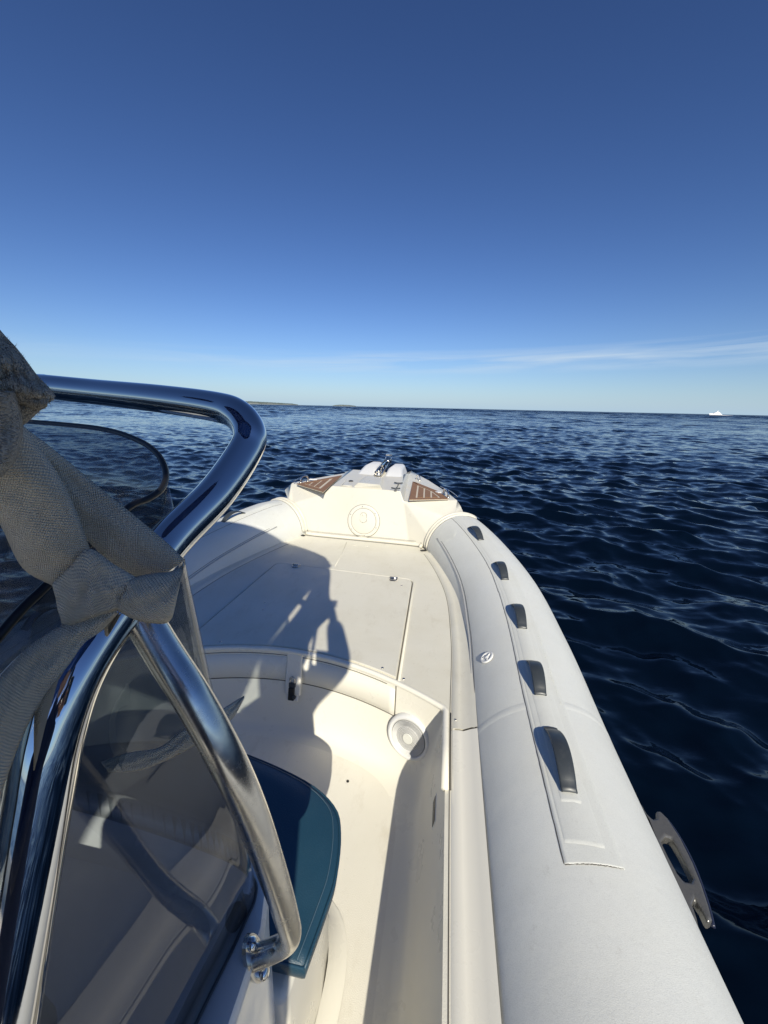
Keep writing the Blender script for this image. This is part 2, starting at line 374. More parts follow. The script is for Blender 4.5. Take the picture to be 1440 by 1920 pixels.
# ------------------------------------------------------------------ islands and the far yacht
def island(px0,px1,dist,h,label,hump):
    p0=at(px0,(757+(px0-450)*.0222),D=1); d0=ray(px0,757+(px0-450)*.0222); d1=ray(px1,757+(px1-450)*.0222)
    a=CAM+d0*(dist/d0.y); b=CAM+d1*(dist/d1.y); a.z=b.z=0
    root=empty('island',((a.x+b.x)/2,dist,0)); tag(root,label,'island',None)
    L_=(b.x-a.x); V=[];Fs=[]; n=90; m_=14
    for i in range(n+1):
        u=i/n; env=hump(u)
        for k in range(m_+1):
            w_=k/m_; z=h*env*math.sin(math.pi*w_)**.7*(.62+.1*math.sin(u*23)+.05*math.sin(u*61+k))
            V.append(((u-.5)*L_,(w_-.5)*L_*.28,max(z,-.6)+(.25 if 0<k<m_ and 0<i<n else -1.0)))
    for i in range(n):
        for k in range(m_): Fs.append((i*(m_+1)+k,(i+1)*(m_+1)+k,(i+1)*(m_+1)+k+1,i*(m_+1)+k+1))
    mesh('rocky_shore',V,Fs,M_ROCK,root)
    # scrub canopy: thousands of small crowns
    bm=bmesh.new(); 
    for q in range(1500 if L_>300 else 600):
        u=random.random(); w_=random.uniform(.16,.84); e=hump(u)
        if e<.2: continue
        z=h*e*math.sin(math.pi*w_)**.7*.62; s=random.uniform(.10,.22)*h*(.5+.5*e)
        mt=Matrix.Translation(((u-.5)*L_,(w_-.5)*L_*.28,z+s*.3))@Matrix.Diagonal((s*random.uniform(.9,1.5),s*1.1,s*random.uniform(.6,1.15),1))
        bmesh.ops.create_icosphere(bm,subdivisions=1,radius=1,matrix=mt)
    me=bpy.data.meshes.new('scrub'); bm.to_mesh(me); bm.free(); o=link('scrub',me,M_SCRUB,root,False); tag(o,kind='stuff')
island(440,561,3000,27,'long low scrub-covered island on the horizon just right of the steel rail bend',lambda u:min(1,(u/.1)**.7 if u<.1 else 1)*(1-.62*max(0,(u-.25)/.75))*min(1,((1-u)/.12))**.8 if 0<u<1 else 0)
island(624,668,3000,15,'smaller flat islet on the horizon right of the long island',lambda u:max(0,math.sin(math.pi*u))**.5*(1-.2*u))

def yacht():
    b=at(1341,776.5+2,z=0.0); b=CAM+(b-CAM)*(880/ (b-CAM).length); b.z=0
    root=empty('motor_yacht',b); tag(root,'white motor yacht alone on the horizon near the right edge','yacht')
    # hull heading left (-x)
    rows=[]
    for i in range(15):
        u=i/14; x=-9+18*u; w_=2.3*min(1,(u*2.3)**.6) if u<1 else 2.2; zt=2.3+1.0*(1-u)**2
        rows.append([(x-.8*(1-u),-w_,zt),(x,-w_*.85,.6),(x,-w_*.55,-.3),(x,w_*.55,-.3),(x,w_*.85,.6),(x-.8*(1-u),w_,zt)])
    grid('hull',rows,M_PAINT,root,closed=True)
    def blk(nm,x0,x1,z0,z1,w_,rk,mat):
        V=[(x0,-w_,z0),(x1,-w_,z0),(x1,w_,z0),(x0,w_,z0),(x0+rk,-w_*.85,z1),(x1-rk*.2,-w_*.85,z1),(x1-rk*.2,w_*.85,z1),(x0+rk,w_*.85,z1)]
        mesh(nm,V,[(3,2,1,0),(4,5,6,7),(0,1,5,4),(1,2,6,5),(2,3,7,6),(3,0,4,7)],mat,root,False)
    blk('cabin',-4.5,7,2.3,4.3,2.0,2.2,M_PAINT); blk('cabin_window',-3.0,5,2.9,3.5,2.03,.9,M_BLACK)
    blk('flybridge',-1.5,5,4.3,5.4,1.7,1.2,M_PAINT); blk('radar_arch',1.3,3.2,5.4,8.0,.5,.9,M_PAINT)
    f=[]
    for i in range(24):
        u=i/23; f.append([(b.x+9+u*16,b.y-1.6-u*2+random.uniform(-.3,.3),.05),(b.x+9+u*16,b.y,.55*(1-u)+.25),(b.x+9+u*16,b.y+1.6+u*2,.05)])
    o=grid('wake',f,M_FOAM); tag(o,'short white wake streak trailing right of the far yacht','wake',kind='stuff')
yacht()

# ------------------------------------------------------------------ the boat
boat=empty('inflatable_boat',(0,0,0)); tag(boat,'pale grey rigid inflatable boat with cream deck, seen from its helm towards the bow','boat')
ZD=.58; ZF=.20
TP=cr([(1.08,-3.6,.45),(1.08,-2,.45),(1.08,.1,.45),(1.08,.6,.45),(1.083,1.2,.46),(1.088,1.8,.485),(1.035,2.4,.535),(.83,3.1,.60),(.5,3.72,.63),(0,4.12,.64)],24)
TF=frames(TP)
def trad(y): return .27 if y<3.1 else .27-.07*min(1,(y-3.1)/.8)
def ti(y):
    for i in range(len(TP)-1):
        if TP[i+1].y>=y: return i+(y-TP[i].y)/(TP[i+1].y-TP[i].y)
    return len(TP)-1.001
def tpt(y,phi,ex=0,side=1):
    """point on the tube at station y; phi degrees from the top, positive outboard"""
    f=ti(y); i=int(f); u=f-i; c=TP[i].lerp(TP[i+1],u); t=TF[i][2].lerp(TF[i+1][2],u).normalized()
    s=t.cross(Vector((0,0,1))).normalized(); n=s.cross(t); a=math.radians(phi); r=trad(c.y)+ex
    p=c+(s*math.sin(a)+n*math.cos(a))*r; return Vector((p.x*side,p.y,p.z))
def toff(y,d,z,side=1):
    """point d inboard of the tube centre line, at height z"""
    f=ti(y); i=int(f); u=f-i; c=TP[i].lerp(TP[i+1],u); t=TF[i][2].lerp(TF[i+1][2],u).normalized()
    s=t.cross(Vector((0,0,1))).normalized(); p=c-s*d; return Vector((p.x*side,p.y,z))
tubes={}
for side,lab in ((1,'starboard'),(-1,'port')):
    P=[Vector((p.x*side,p.y,p.z)) for p in TP]
    tubes[side]=sweep('inflatable_tube',P,lambda u:trad(P[int(round(u*(len(P)-1)))].y),M_TUBE,boat,seg=72)
    tb=tubes[side]
    # end cone aft
    sweep('end_cone',[Vector((1.08*side,-3.6-.5*k/8,.45)) for k in range(9)],lambda u:.27*(1-u*.55),M_TUBE,tb,seg=40)
    # girth seams where panels overlap
    for y0 in (1.20,-1.1):
        rows=[[tpt(y0+dy+.05*math.sin(math.radians(ph)),ph,ex,side) for ph in range(-80,120,5)] for dy,ex in ((-.016,-.0008),(-.009,.0004),(.018,.0004),(.024,-.0008))]
        grid('girth_seam',rows,M_TUBE,tb)
    # long doubler patch carrying the straps
    y0,y1=.705,3.20
    ys=[y0,y0+.003]+[y0+(y1-y0)*i/70 for i in range(1,70)]+[y1-.003,y1]
    def ph0(y): return -15.5+(.5 if y<2 else (y-2)*-3)
    rows=[]
    jag=[random.uniform(-.15,.15) for _ in ys]
    for i,y in enumerate(ys):
        a=ph0(y)+jag[i]*.5; b_=a+27.5+jag[i]
        yy=lambda f:(y+(.012*f if i<3 else 0)+(.0010*math.sin(f*37)+.0007*math.sin(f*91) if i==0 else 0))
        rows.append([tpt(yy(0),a-.25,-.001,side)]+[tpt(yy(f),a+(b_-a)*f,.0015,side) for f in (0,.06,.25,.5,.75,.94,1)]+[tpt(yy(1),b_+.4,-.001,side)])
    e0=[q-Vector((0,.0012,.0022)) for q in rows[0]]; e1=[q+Vector((0,.0012,-.0022)) for q in rows[-1]]
    pt=grid('doubler_patch',[e0]+rows+[e1],M_PATCH,tb)
    # dark glue line along the inboard edge and across the aft end
    sweep('glue_line',[tpt(y,ph0(y)-.2+random.uniform(-.12,.12),.0008,side) for y in np.linspace(y0,y1,120)],.0011,M_SEAM,tb,seg=5)
    sweep('glue_line',[tpt(y0-.002+random.uniform(-.0007,.0007)+.012*f,ph0(y0)+27*f,.0008,side) for f in np.linspace(0,1,50)],lambda u:random.uniform(.0003,.0011),M_SEAM,tb,seg=5)
    # raised second layer
    rows=[]
    for y in [y0+.05,y0+.054]+list(np.linspace(y0+.09,y1-.06,60)):
        a=ph0(y)+3.5; b_=a+17; rows.append([tpt(y,a-.9,.0018,side),tpt(y,a+.1,.0034,side),tpt(y,(a+b_)/2,.0037,side),tpt(y,b_-.1,.0034,side),tpt(y,b_+.9,.0018,side)])
    e0=[tpt(y0+.044,ph0(y0)+2.8+18.4*k/4,.0016,side) for k in range(5)]
    grid('strap_panel',[e0]+rows,M_PATCH,tb)
    rows=[]
    for y in [y0+.15,y0+.154]+list(np.linspace(y0+.18,y1-.1,60)):
        a=ph0(y)+7.0; b_=a+9; rows.append([tpt(y,a-.8,.0032,side),tpt(y,a+.1,.0049,side),tpt(y,(a+b_)/2,.0052,side),tpt(y,b_-.1,.0049,side),tpt(y,b_+.9,.0032,side)])
    grid('strap_panel',[[tpt(y0+.145,ph0(y0)+6.2+10*k/4,.0030,side) for k in range(5)]]+rows,M_PATCH,tb)
    # strap handles
    for (ya,yb) in ((.885,1.075),(1.245,1.405),(1.66,1.84),(2.12,2.30),(2.65,2.84)):
        rows=[]
        for i in range(19):
            u=i/18; y=ya-.012+(yb-ya+.024)*u; hh=.008+.043*max(0,math.sin(math.pi*min(1,max(0,u*1.1-.05))))**.75
            cph=ph0(y)+11.6; w_=3.9
            rows.append([tpt(y,cph-w_,hh-.0015,side),tpt(y,cph-w_*.8,hh,side),tpt(y,cph,hh+.001,side),tpt(y,cph+w_*.8,hh,side),tpt(y,cph+w_,hh-.0015,side)])
        h=grid('strap_handle',rows,M_RUB,tb,thick=.004)
    # welt where the tube meets the gunwale
    sweep('welt',[tpt(y,-60,.002,side) for y in np.linspace(-3.3,2.98,160)],.0042,M_WELT,tb,seg=8)
    sweep('seam_line',[tpt(y,-57.2,.0003,side) for y in np.linspace(-3.3,2.98,160)],.0013,M_SEAM,tb,seg=6)
    # rubbing strake low on the outer side
    rows=[[tpt(y,p_,e,side) for p_,e in ((88,-.002),(90,.018),(97,.030),(104,.018),(106,-.002))] for y in np.linspace(-3.4,3.3,90)]
    grid('rubbing_strake',rows,M_PATCH,tb)
    # rounded reinforcement at the forward inner end
    rows=[]
    for u in np.linspace(0,1,13):
        y=2.82+.24*u; hw=30*math.sqrt(max(.02,1-(1-u)**2)) ; rows.append([tpt(y,-38-hw*1+2*hw*k/8*.8,.0018 if 0<k<8 else -.0006,side) for k in range(9)])
    grid('end_patch',rows,M_PATCH,tb)
tb=tubes[1]
# inflation valve
vc=tpt(1.50,-40,.002); vn=(vc-Vector((1.085,1.5,.47))).normalized()
vo=lathe('inflation_valve',[(.031,0),(.031,.004),(.027,.007),(.023,.005),(.022,.002),(.010,.002),(.009,.007),(0,.008)],vc,vn,M_WHITE,tb)
for a in (0,2.1,4.2):
    mtx=Matrix.Translation(vc+vn*.004)@basis(vn)
    sweep('valve_rib',[mtx@Vector((.004*math.cos(a),.004*math.sin(a),0)),mtx@Vector((.021*math.cos(a),.021*math.sin(a),0))],.0032,M_WHITE,tb,seg=6)
# printed warning text beside the strap panel is worn to a rough ghost
gh=bmesh.new()
for i in range(46):
    y=1.62-.009*i; ph=9.5+.05*math.sin(i)
    for k in range(3):
        if random.random()<.62:
            q=tpt(y,ph+k*.55,.0026); bmesh.ops.create_icosphere(gh,subdivisions=1,radius=random.uniform(.0007,.0015),matrix=Matrix.Translation(q))
me=bpy.data.meshes.new('worn_print'); gh.to_mesh(me); gh.free(); tag(link('worn_print',me,M_PATCH,tb),kind='stuff')

# moulded side step on the outside of the starboard tube
def outer_bracket():
    # outline in (along y, outward) seen from above; wraps the tube side, dips below
    A=at(1199,1513,X=1.338); B=at(1318,1742,X=1.36)
    base=Vector((1.335,.86,.50)); 
    def Q(u,v): # u along boat (+ forward), v outward
        return at(*(lambda p:(p[0],p[1]))(((1-0)*0,0)) ,z=.5) if False else None
    zt=.50
    outl=[(1199,1513),(1212,1533),(1222,1543),(1229,1541),(1228,1528),(1236,1527),(1250,1541),(1274,1578),(1297,1625),(1313,1665),(1326,1705),(1333,1733),(1325,1738),(1311,1708),(1301,1693),(1296,1705),(1304,1728),(1309,1752),(1290,1722),(1262,1672),(1232,1600)]
    hole=[(1238,1586),(1247,1575),(1258,1580),(1272,1604),(1284,1628),(1297,1654),(1293,1662),(1280,1660),(1268,1645),(1252,1615)]
    o3=[at(*p,z=zt) for p in outl]; h3=[at(*p,z=zt) for p in hole]
    bm=bmesh.new(); ov=[bm.verts.new(p) for p in o3]; hv=[bm.verts.new(p) for p in h3]
    es=[bm.edges.new((ov[i],ov[(i+1)%len(ov)])) for i in range(len(ov))]+[bm.edges.new((hv[i],hv[(i+1)%len(hv)])) for i in range(len(hv))]
    bmesh.ops.triangle_fill(bm,use_beauty=True,edges=es)
    bmesh.ops.recalc_face_normals(bm,faces=bm.faces)
    me=bpy.data.meshes.new('side_step'); bm.to_mesh(me); bm.free()
    o=link('side_step',me,M_RUB2,tb,False); s=o.modifiers.new('s','SOLIDIFY'); s.thickness=.034; s.offset=0
    b=o.modifiers.new('b','BEVEL'); b.width=.009; b.segments=4; b.limit_method='ANGLE'; b.angle_limit=math.radians(50)
    rim=[at(*p,z=zt-.012) for p in ((1232,1524),(1252,1540),(1277,1577),(1300,1622),(1316,1664),(1329,1704),(1337,1738))]
    sweep('step_edge',cr(rim,6),.0055,M_STEELD,o,seg=8)
    rim=[at(*p,z=zt+.004) for p in ((1200,1512),(1216,1552),(1240,1605),(1268,1668),(1308,1750))]
    sweep('mounting_flange',cr(rim,6),.008,M_RUB2,o,seg=8)
M_RUB2=Mat('grey moulded side step',(.15,.147,.14),.25,.4); M_RUB2.bump(M_RUB2.noise(M_RUB2.coord(),60,5),.001,.4); M_RUB2=M_RUB2.m; M_STEELD=Mat('blue black rubber edge',(.02,.025,.05),.3).m
outer_bracket()

# ---- liner: cockpit walls with the curved forward wall
def Wy(x): return 1.51-.42*x*x
def wall_level(d,z,r):
    xs=.748-d; f=lambda x:Wy(x)-.85*d
    pts=[(xs,y) for y in np.linspace(-3.3,f(xs)-r,30)]
    p0=(xs,f(xs)-r); p1=(xs,f(xs)); p2=(xs-r,f(xs-r))
    for k in range(1,9):
        t=k/9; pts.append((p0[0]*(1-t)**2+p1[0]*2*t*(1-t)+p2[0]*t*t,p0[1]*(1-t)**2+p1[1]*2*t*(1-t)+p2[1]*t*t))
    pts+=[(x,f(x)) for x in np.linspace(xs-r,0,24)]
    pts+=[(-x,y) for x,y in pts[-2::-1]]
    return [Vector((x,y,z)) for x,y in pts]
LV=[(0,ZD,.015),(0.002,.56,.015),(.006,.52,.02),(.02,.44,.04),(.036,.36,.06),(.052,.30,.09),(.064,.262,.11),(.078,.235,.13),(.096,.216,.15),(.122,.204,.17),(.155,ZF,.19)]
liner=grid('cockpit_liner',[wall_level(*l) for l in LV],M_GEL,boat)
ring=wall_level(*LV[-1]); mesh('cockpit_floor',ring,[tuple(range(len(ring)))],M_FLOOR,boat,False)
def wallpt(x,z,out=0):
    """point on the forward wall"""
    d=np.interp(-z,[-l[1] for l in LV],[l[0] for l in LV]); y=Wy(x)-.85*d
    n=Vector((-.84*x,-1,.25)).normalized(); return Vector((x,y,z))+n*out,n
# deck sheet: side arms and bow platform in one moulding
top=wall_level(*LV[0])
ybow=3.35
sb=[toff(y,.235,ZD) for y in list(np.linspace(-3.3,1.0,12))+list(np.linspace(1.1,ybow,34))]
pbs=[Vector((-p.x,p.y,p.z)) for p in sb]
poly=[p.copy() for p in top]+pbs+sb[::-1]
bm=bmesh.new(); vs=[bm.verts.new(p) for p in poly]; bm.faces.new(vs); bmesh.ops.triangulate(bm,faces=bm.faces)
for f in bm.faces:
    if f.normal.z<0: f.normal_flip()
me=bpy.data.meshes.new('deck'); bm.to_mesh(me); bm.free(); deck=link('deck',me,M_DECK,boat,False)
# bead round the cockpit opening
bead=[p for p in top if p.y>.86 and (p.x>0)]+[p for p in top if p.x<=0 and p.y>.3]
sweep('coaming_bead',[Vector((p.x,p.y,ZD+.001)) for p in bead],.0115,M_GEL,boat,seg=12)
sweep('coaming_groove',[Vector((p.x+.017,p.y,ZD+.0005)) for p in top if .87<p.y<1.262 and p.x>.7],.0028,M_SEAM,boat,seg=6)
sweep('coaming_bead',[Vector((.776,y,ZD+.001)) for y in (.9,1.0,1.1,1.2,1.27)],.006,M_GEL,boat,seg=8)
# gunwale strips
for side in (1,-1):
    for (a,b_,dz) in ((-3.3,1.172,0),(1.176,3.02,.003)):
        prof=[(.318,ZD-.002),(.307,ZD+.007+dz),(.285,ZD+.009+dz),(.272,ZD+.008+dz),(.246,ZD+.022+dz),(.225,ZD+.030+dz)]
        rows=[[toff(y,d,z,side) for d,z in prof] for y in np.linspace(a,b_,80)]
        g=grid('gunwale_strip',rows,M_DECK if dz else M_GEL,boat)
    sweep('deck_seam',[toff(y,.320,ZD+.0005,side) for y in np.linspace(-3.3,3.02,150)],.0014,M_SEAM,boat,seg=5)
    lathe('screw',[(.0045,0),(.0045,.0015),(0,.002)],toff(1.215,.30,ZD+.011,side),(0,0,1),M_STEEL2,boat,12)
# V hull below
rows=[]
for y in np.linspace(-3.3,4.2,24):
    k=1-max(0,(y-2.2)/2.0)**2; k=max(k,.02); c=.9*k; keel=-.42+.75*max(0,(y-1.5)/2.7)**2
    rows.append([(-c,y,.40+.1*(1-k)),(-c*.95,y,.12+.3*(1-k)),(0,y,keel),(c*.95,y,.12+.3*(1-k)),(c,y,.40+.1*(1-k))])
grid('hull',rows,M_WHITE,boat)
box('transom',(0,-3.33,.42),(1.9,.08,.9),M_GEL,boat,.02)
box('aft_bench',(0,-3.0,.42),(1.3,.5,.42),M_GEL,boat,.03)

# ---- bow hatch: lid over the deck and down the wall
lid=empty('hatch_lid',(0,0,0)); lid.parent=boat
hp=[at(533,1056,z=ZD),at(772,1091,z=ZD),at(748,1240,z=ZD)]
XL,XR,YF=-.47,.515,2.44
fr_=[Vector((XL,1.52-.42*XL*XL+.03,0))]
front=[(x,Wy(x)+.022) for x in np.linspace(.535,-.50,16)]
outline=[Vector((XL+.0,2.485,0)),Vector((XR,2.395,0))]
outl=smoothpoly([Vector((-.475,2.475,0)),Vector((.515,2.385,0)),Vector((.535,Wy(.535)+.022,0))],.05,6)
# build the loop: far-left, far-right rounded, then the curved near edge
pA,pB=Vector((-.478,2.485,0)),Vector((.515,2.40,0))
def rc(a,b,c,r=.055,n=6):
    p1=b+(a-b).normalized()*r; p2=b+(c-b).normalized()*r
    return [p1*(1-t)**2+b*2*t*(1-t)+p2*t*t for t in [k/n for k in range(n+1)]]
nl=Vector((-.50,Wy(-.50)+.022,0)); nr=Vector((.538,Wy(.538)+.022,0))
loop=rc(nl,pA,pB)+rc(pA,pB,nr)+[Vector((x,y,0)) for x,y in front]
prism('lid_panel',[(p.x,p.y) for p in loop],ZD-.01,ZD+.010,M_DECK,boat,.005,3).parent=lid
cen=Vector((.02,1.95,0))
sweep('lid_joint',[Vector((p.x,p.y,ZD+.0008))+ (p-cen).normalized()*.0045 for p in loop[:14]+[nr]],.0030,M_SEAM,lid,seg=6)
sweep('lid_joint',[Vector((p.x,p.y,ZD+.0008))+ (p-cen).normalized()*.0045 for p in (nl,loop[0])],.0030,M_SEAM,lid,seg=6)
sweep('lid_lip',[Vector((p.x,p.y,ZD+.001))+ (p-cen).normalized()*.017 for p in [nl]+loop[:14]+[nr]],.006,M_DECK,lid,seg=8)
# front skirt of the lid on the wall, in two panels either side of the latch
for xa,xb in ((-.50,.005),(.085,.535)):
    zt=ZD-.030; 
    rows=[]
    for x in np.linspace(xa,xb,20):
        zb=.432; rows.append([wallpt(x,zt,-.002)[0],wallpt(x,zt-.003,.006)[0],wallpt(x,(zt+zb)/2,.007)[0],wallpt(x,zb+.003,.006)[0],wallpt(x,zb,-.002)[0]])
    e0=[wallpt(xa-.004,z,-.002)[0] for z in (zt,zt-.003,(zt+zb)/2,zb+.003,zb)]; e1=[wallpt(xb+.004,z,-.002)[0] for z in (zt,zt-.003,(zt+zb)/2,zb+.003,zb)]
    grid('lid_skirt',[e0]+rows+[e1],M_GEL,lid)
    sweep('lid_joint',[wallpt(x,zb-.002,.001)[0] for x in np.linspace(xa,xb+.004,18)],.0022,M_SEAM,lid,seg=5)
sweep('lid_joint',[wallpt(.541,z,.001)[0] for z in np.linspace(.43,ZD-.01,6)],.0022,M_SEAM,lid,seg=5)
# groove under the bead
sweep('lid_joint',[wallpt(x,ZD-.022,.001)[0] for x in np.linspace(-.5,.5,30)],.0016,M_SEAM,lid,seg=5)
# hinges
for px in ((555,1062),(738,1087)):
    p=at(*px,z=ZD+.01); h=box('hinge',(p.x,p.y,ZD+.014),(.050,.042,.006),M_STEEL2,lid,.002,-.08)
    sweep('hinge_pin',[Vector((p.x-.026,p.y+.012,ZD+.020)),Vector((p.x+.026,p.y+.009,ZD+.020))],.006,M_STEEL2,h,seg=10)
    box('gasket',(p.x-.004,p.y-.019,ZD+.0125),(.034,.006,.006),M_BLACK,h,.001)
for px in ((717,1252),(757,1269),(413,1203),(753,1098),(497,1130),(493,1143)):
    p=at(*px,z=ZD+.011); lathe('screw',[(.0062,0),(.0062,.0015),(.003,.0025),(0,.0015)],Vector((p.x,p.y,ZD+(.010 if px[0] in (717,413,753,497,493) else .0005))),(0,0,1),M_STEEL2,lid,12)
# latch block standing proud of the wall with a rubber pull latch
lt=empty('latch',(0,0,0)); lt.parent=boat
c,n=wallpt(.045,.49,.004)
rot=basis(n)
box('latch_block',wallpt(.045,.475,.008)[0],(.078,.20,.022),M_GEL,lt,.008,rot)
c,n=wallpt(.045,.405,.012); box('latch_recess',wallpt(.045,.405,.0175)[0],(.058,.112,.008),M_WHITE,lt,.012,rot)
box('latch_body',wallpt(.042,.385,.027)[0],(.030,.062,.016),M_BLACK,lt,.005,rot)
box('latch_band',wallpt(.045,.428,.026)[0],(.032,.022,.014),M_RUB,lt,.003,rot)
q=[wallpt(.045+dx,z_,.026)[0] for dx,z_ in ((-.011,.432),(-.011,.456),(0,.466),(.011,.456),(.011,.432))]
sweep('latch_hook',cr(q,5),.0035,M_STEEL2,lt,seg=8)
lathe('lock_cylinder',[(.009,0),(.009,.006),(.004,.006),(0,.005)],wallpt(.06,.375,.034)[0],wallpt(.06,.375)[1],M_RUB,lt,16)

# ---- loudspeaker in the forward wall
sp=empty('speaker',(0,0,0)); sp.parent=boat
d=ray(768,1380); best=None
for k in range(4000):
    t=k*.000001; q=CAM+d*(.0012+t)
    if q.z<.58:
        w_,nn=wallpt(q.x,q.z)
        if q.y>=w_.y: best=q; break
c,n=wallpt((best or Vector((.61,0,.36))).x,(best or Vector((.61,0,.36))).z)
n=Vector((-.37,-1,.16)).normalized(); c=c+n*.009
lathe('speaker_rim',[(.097,-.016),(.097,.003),(.093,.009),(.086,.012),(.080,.011),(.077,.006),(.076,.003)],c,n,M_WHITE,sp,56)
lathe('speaker_grille',[(.0765,.004),(.06,.008),(.04,.010),(.022,.011),(.0215,.011)],c,n,M_GRILLE,sp,56)
for rr in np.linspace(.027,.072,10): lathe('grille_ring',[(rr-.0012,.0075+.004*(1-rr/.08)),(rr,.0115+.004*(1-rr/.08)-.0025),(rr+.0012,.0075+.004*(1-rr/.08))],c,n,M_WHITE,sp,48)
lathe('speaker_cap',[(.0225,.010),(.0215,.014),(.019,.0135),(0,.0150)],c,n,M_PATCH,sp,32)
# oval slot in the starboard wall
_best=min((abs(at(815,1521,z=z).x-(.748-float(np.interp(-z,[-l[1] for l in LV],[l[0] for l in LV])))),z) for z in np.linspace(.55,.24,60))
pv=at(815,1521,z=_best[1])
_w=float(np.interp(-pv.z,[-l[1] for l in LV],[l[0] for l in LV])); pv.x=.748-_w
box('vent_slot',pv,(.007,.085,.034),M_BLACK,boat,.003,Matrix.Rotation(.18,4,'Y'))
box('vent_trim',pv+Vector((.002,0,0)),(.007,.096,.044),M_WHITE,boat,.003,Matrix.Rotation(.18,4,'Y'))
lathe('floor_drain',[(.006,0),(.006,.001),(0,.0012)],at(652,1465,z=ZF+.002),(0,0,1),M_BLACK,boat,10)

# ---- moulded bow block
bow=empty('bow_moulding',(0,0,0)); bow.parent=boat
BL,BR=at(577,1001,z=ZD),at(791,1027,z=ZD); FL,FR=at(594,1004,z=ZD),at(767,1021,z=ZD)
RL,RR=at(608,926,Y=3.218),at(757,940,Y=3.165); PL,PR=at(622,911,Y=3.235),at(751,921,Y=3.182)
SL,SR=at(547,905,Y=3.46),at(857,937,Y=3.27); EL,ER=at(534,919,Y=3.48),at(864,950,Y=3.29)
def fillet(a,b,n=3): return [a.lerp(b,k/n) for k in range(n+1)]
archL=[tpt(3.30,ph,.004,-1) for ph in (-10,-25,-40,-55,-70)]+[BL]
archR=[tpt(3.15,ph,.004,1) for ph in (10,-8,-25,-40,-55,-70)]+[BR]
# forward top points
zs_l,zs_r=SL.z,SR.z
IL=at(650,884,z=zs_l+.01); IR=at(768,888,z=zs_r+.02)
OL=[at(575,899,z=zs_l),at(610,893,z=zs_l),at(645,887,z=zs_l)]
OR=[at(838,922,z=zs_r),at(805,901,z=zs_r),at(772,883,z=zs_r)]
QL,QR=at(662,880,z=PL.z+.02),at(756,888,z=PR.z+.03)
V=[];Fs=[]
def face(*p):
    i=len(V); V.extend([q.copy() for q in p]); Fs.append(tuple(range(i,i+len(p))))
face(FL,FR,RR,PR,PL,RL)                      # centre of the face
face(*([BL,FL,RL,SL,EL]+archL[:-1])); face(*([BR]+archR[::-1][1:]+[ER,SR,RR,FR]))
face(RL,PL,QL,IL); face(PR,RR,IR,QR)          # ramps
face(*([SL,RL,IL]+OL[::-1])); face(*([RR,SR]+OR+[IR]))
face(PL,PR,QR,QL)
# outer skirts down to the tubes
lo=lambda p:Vector((p.x*1.02,p.y,p.z-.22))
oL=[EL,SL]+OL+[QL]; oR=[ER,SR]+OR+[QR]
for k in range(1,len(oL)-1): face(oL[k+1],oL[k],lo(oL[k]),lo(oL[k+1]))
for k in range(1,len(oR)-1): face(oR[k],oR[k+1],lo(oR[k+1]),lo(oR[k]))
face(QL,QR,lo(QR),lo(QL))
bm=bmesh.new(); vv=[bm.verts.new(p) for p in V]
for f in Fs: bm.faces.new([vv[i] for i in f])
bmesh.ops.remove_doubles(bm,verts=bm.verts,dist=.0008); bmesh.ops.recalc_face_normals(bm,faces=bm.faces)
bmesh.ops.triangulate(bm,faces=[f for f in bm.faces if len(f.verts)>4])
me=bpy.data.meshes.new('bow_block'); bm.to_mesh(me); bm.free(); bb=link('bow_block',me,M_BOW,bow)
b=bb.modifiers.new('b','BEVEL'); b.width=.012; b.segments=4; b.limit_method='ANGLE'; b.angle_limit=math.radians(14); bb.modifiers.new('w','WEIGHTED_NORMAL')
# rolled flange where the block saddles each tube
for side,ys_ in ((-1,3.29),(1,3.14)):
    sweep('saddle_flange',[tpt(ys_,ph,.006,side) for ph in range(-92,34,5)],.013,M_BOW,bow,seg=12)
    sweep('saddle_flange',[tpt(ys_-.035,ph,.003,side) for ph in range(-90,34,5)],.011,M_BOW,bow,seg=10)
    sweep('flange_joint',[tpt(ys_-.050,ph,.0005,side) for ph in range(-88,34,5)],.0014,M_SEAM,bow,seg=5)
# step along the foot of the face
foot=[BL+Vector((0,-.006,.012)),FL+Vector((0,-.010,.012)),FR+Vector((0,-.010,.012)),BR+Vector((0,-.006,.012))]
sweep('foot_moulding',cr(foot,6),.018,M_BOW,bow,seg=10)
sweep('foot_joint',cr([p+Vector((0,-.022,-.010)) for p in foot],6),.0022,M_SEAM,bow,seg=5)
sweep('foot_joint',cr([p+Vector((0,-.004,.030)) for p in foot],6),.0012,M_SEAM,bow,seg=5)
# faint centre-line ridge on the platform
sweep('platform_ridge',[at(650,1017,z=ZD),at(640,1040,z=ZD),at(628,1062,z=ZD)],.0022,M_DECK,boat,seg=6)
for px in ((664,1022),(688,1024)):
    lathe('pad',[(.012,0),(.011,.003),(.004,.003),(0,.002)],at(*px,z=ZD+.0005),(0,0,1),M_DECK,boat,16)
for px,s in (((567,1003.5),1),((794,1032),-1)):
    p=at(*px,z=ZD+.004); box('drain_scupper',p,(.050,.028,.006),M_BLACK,boat,.002,.35*-s)
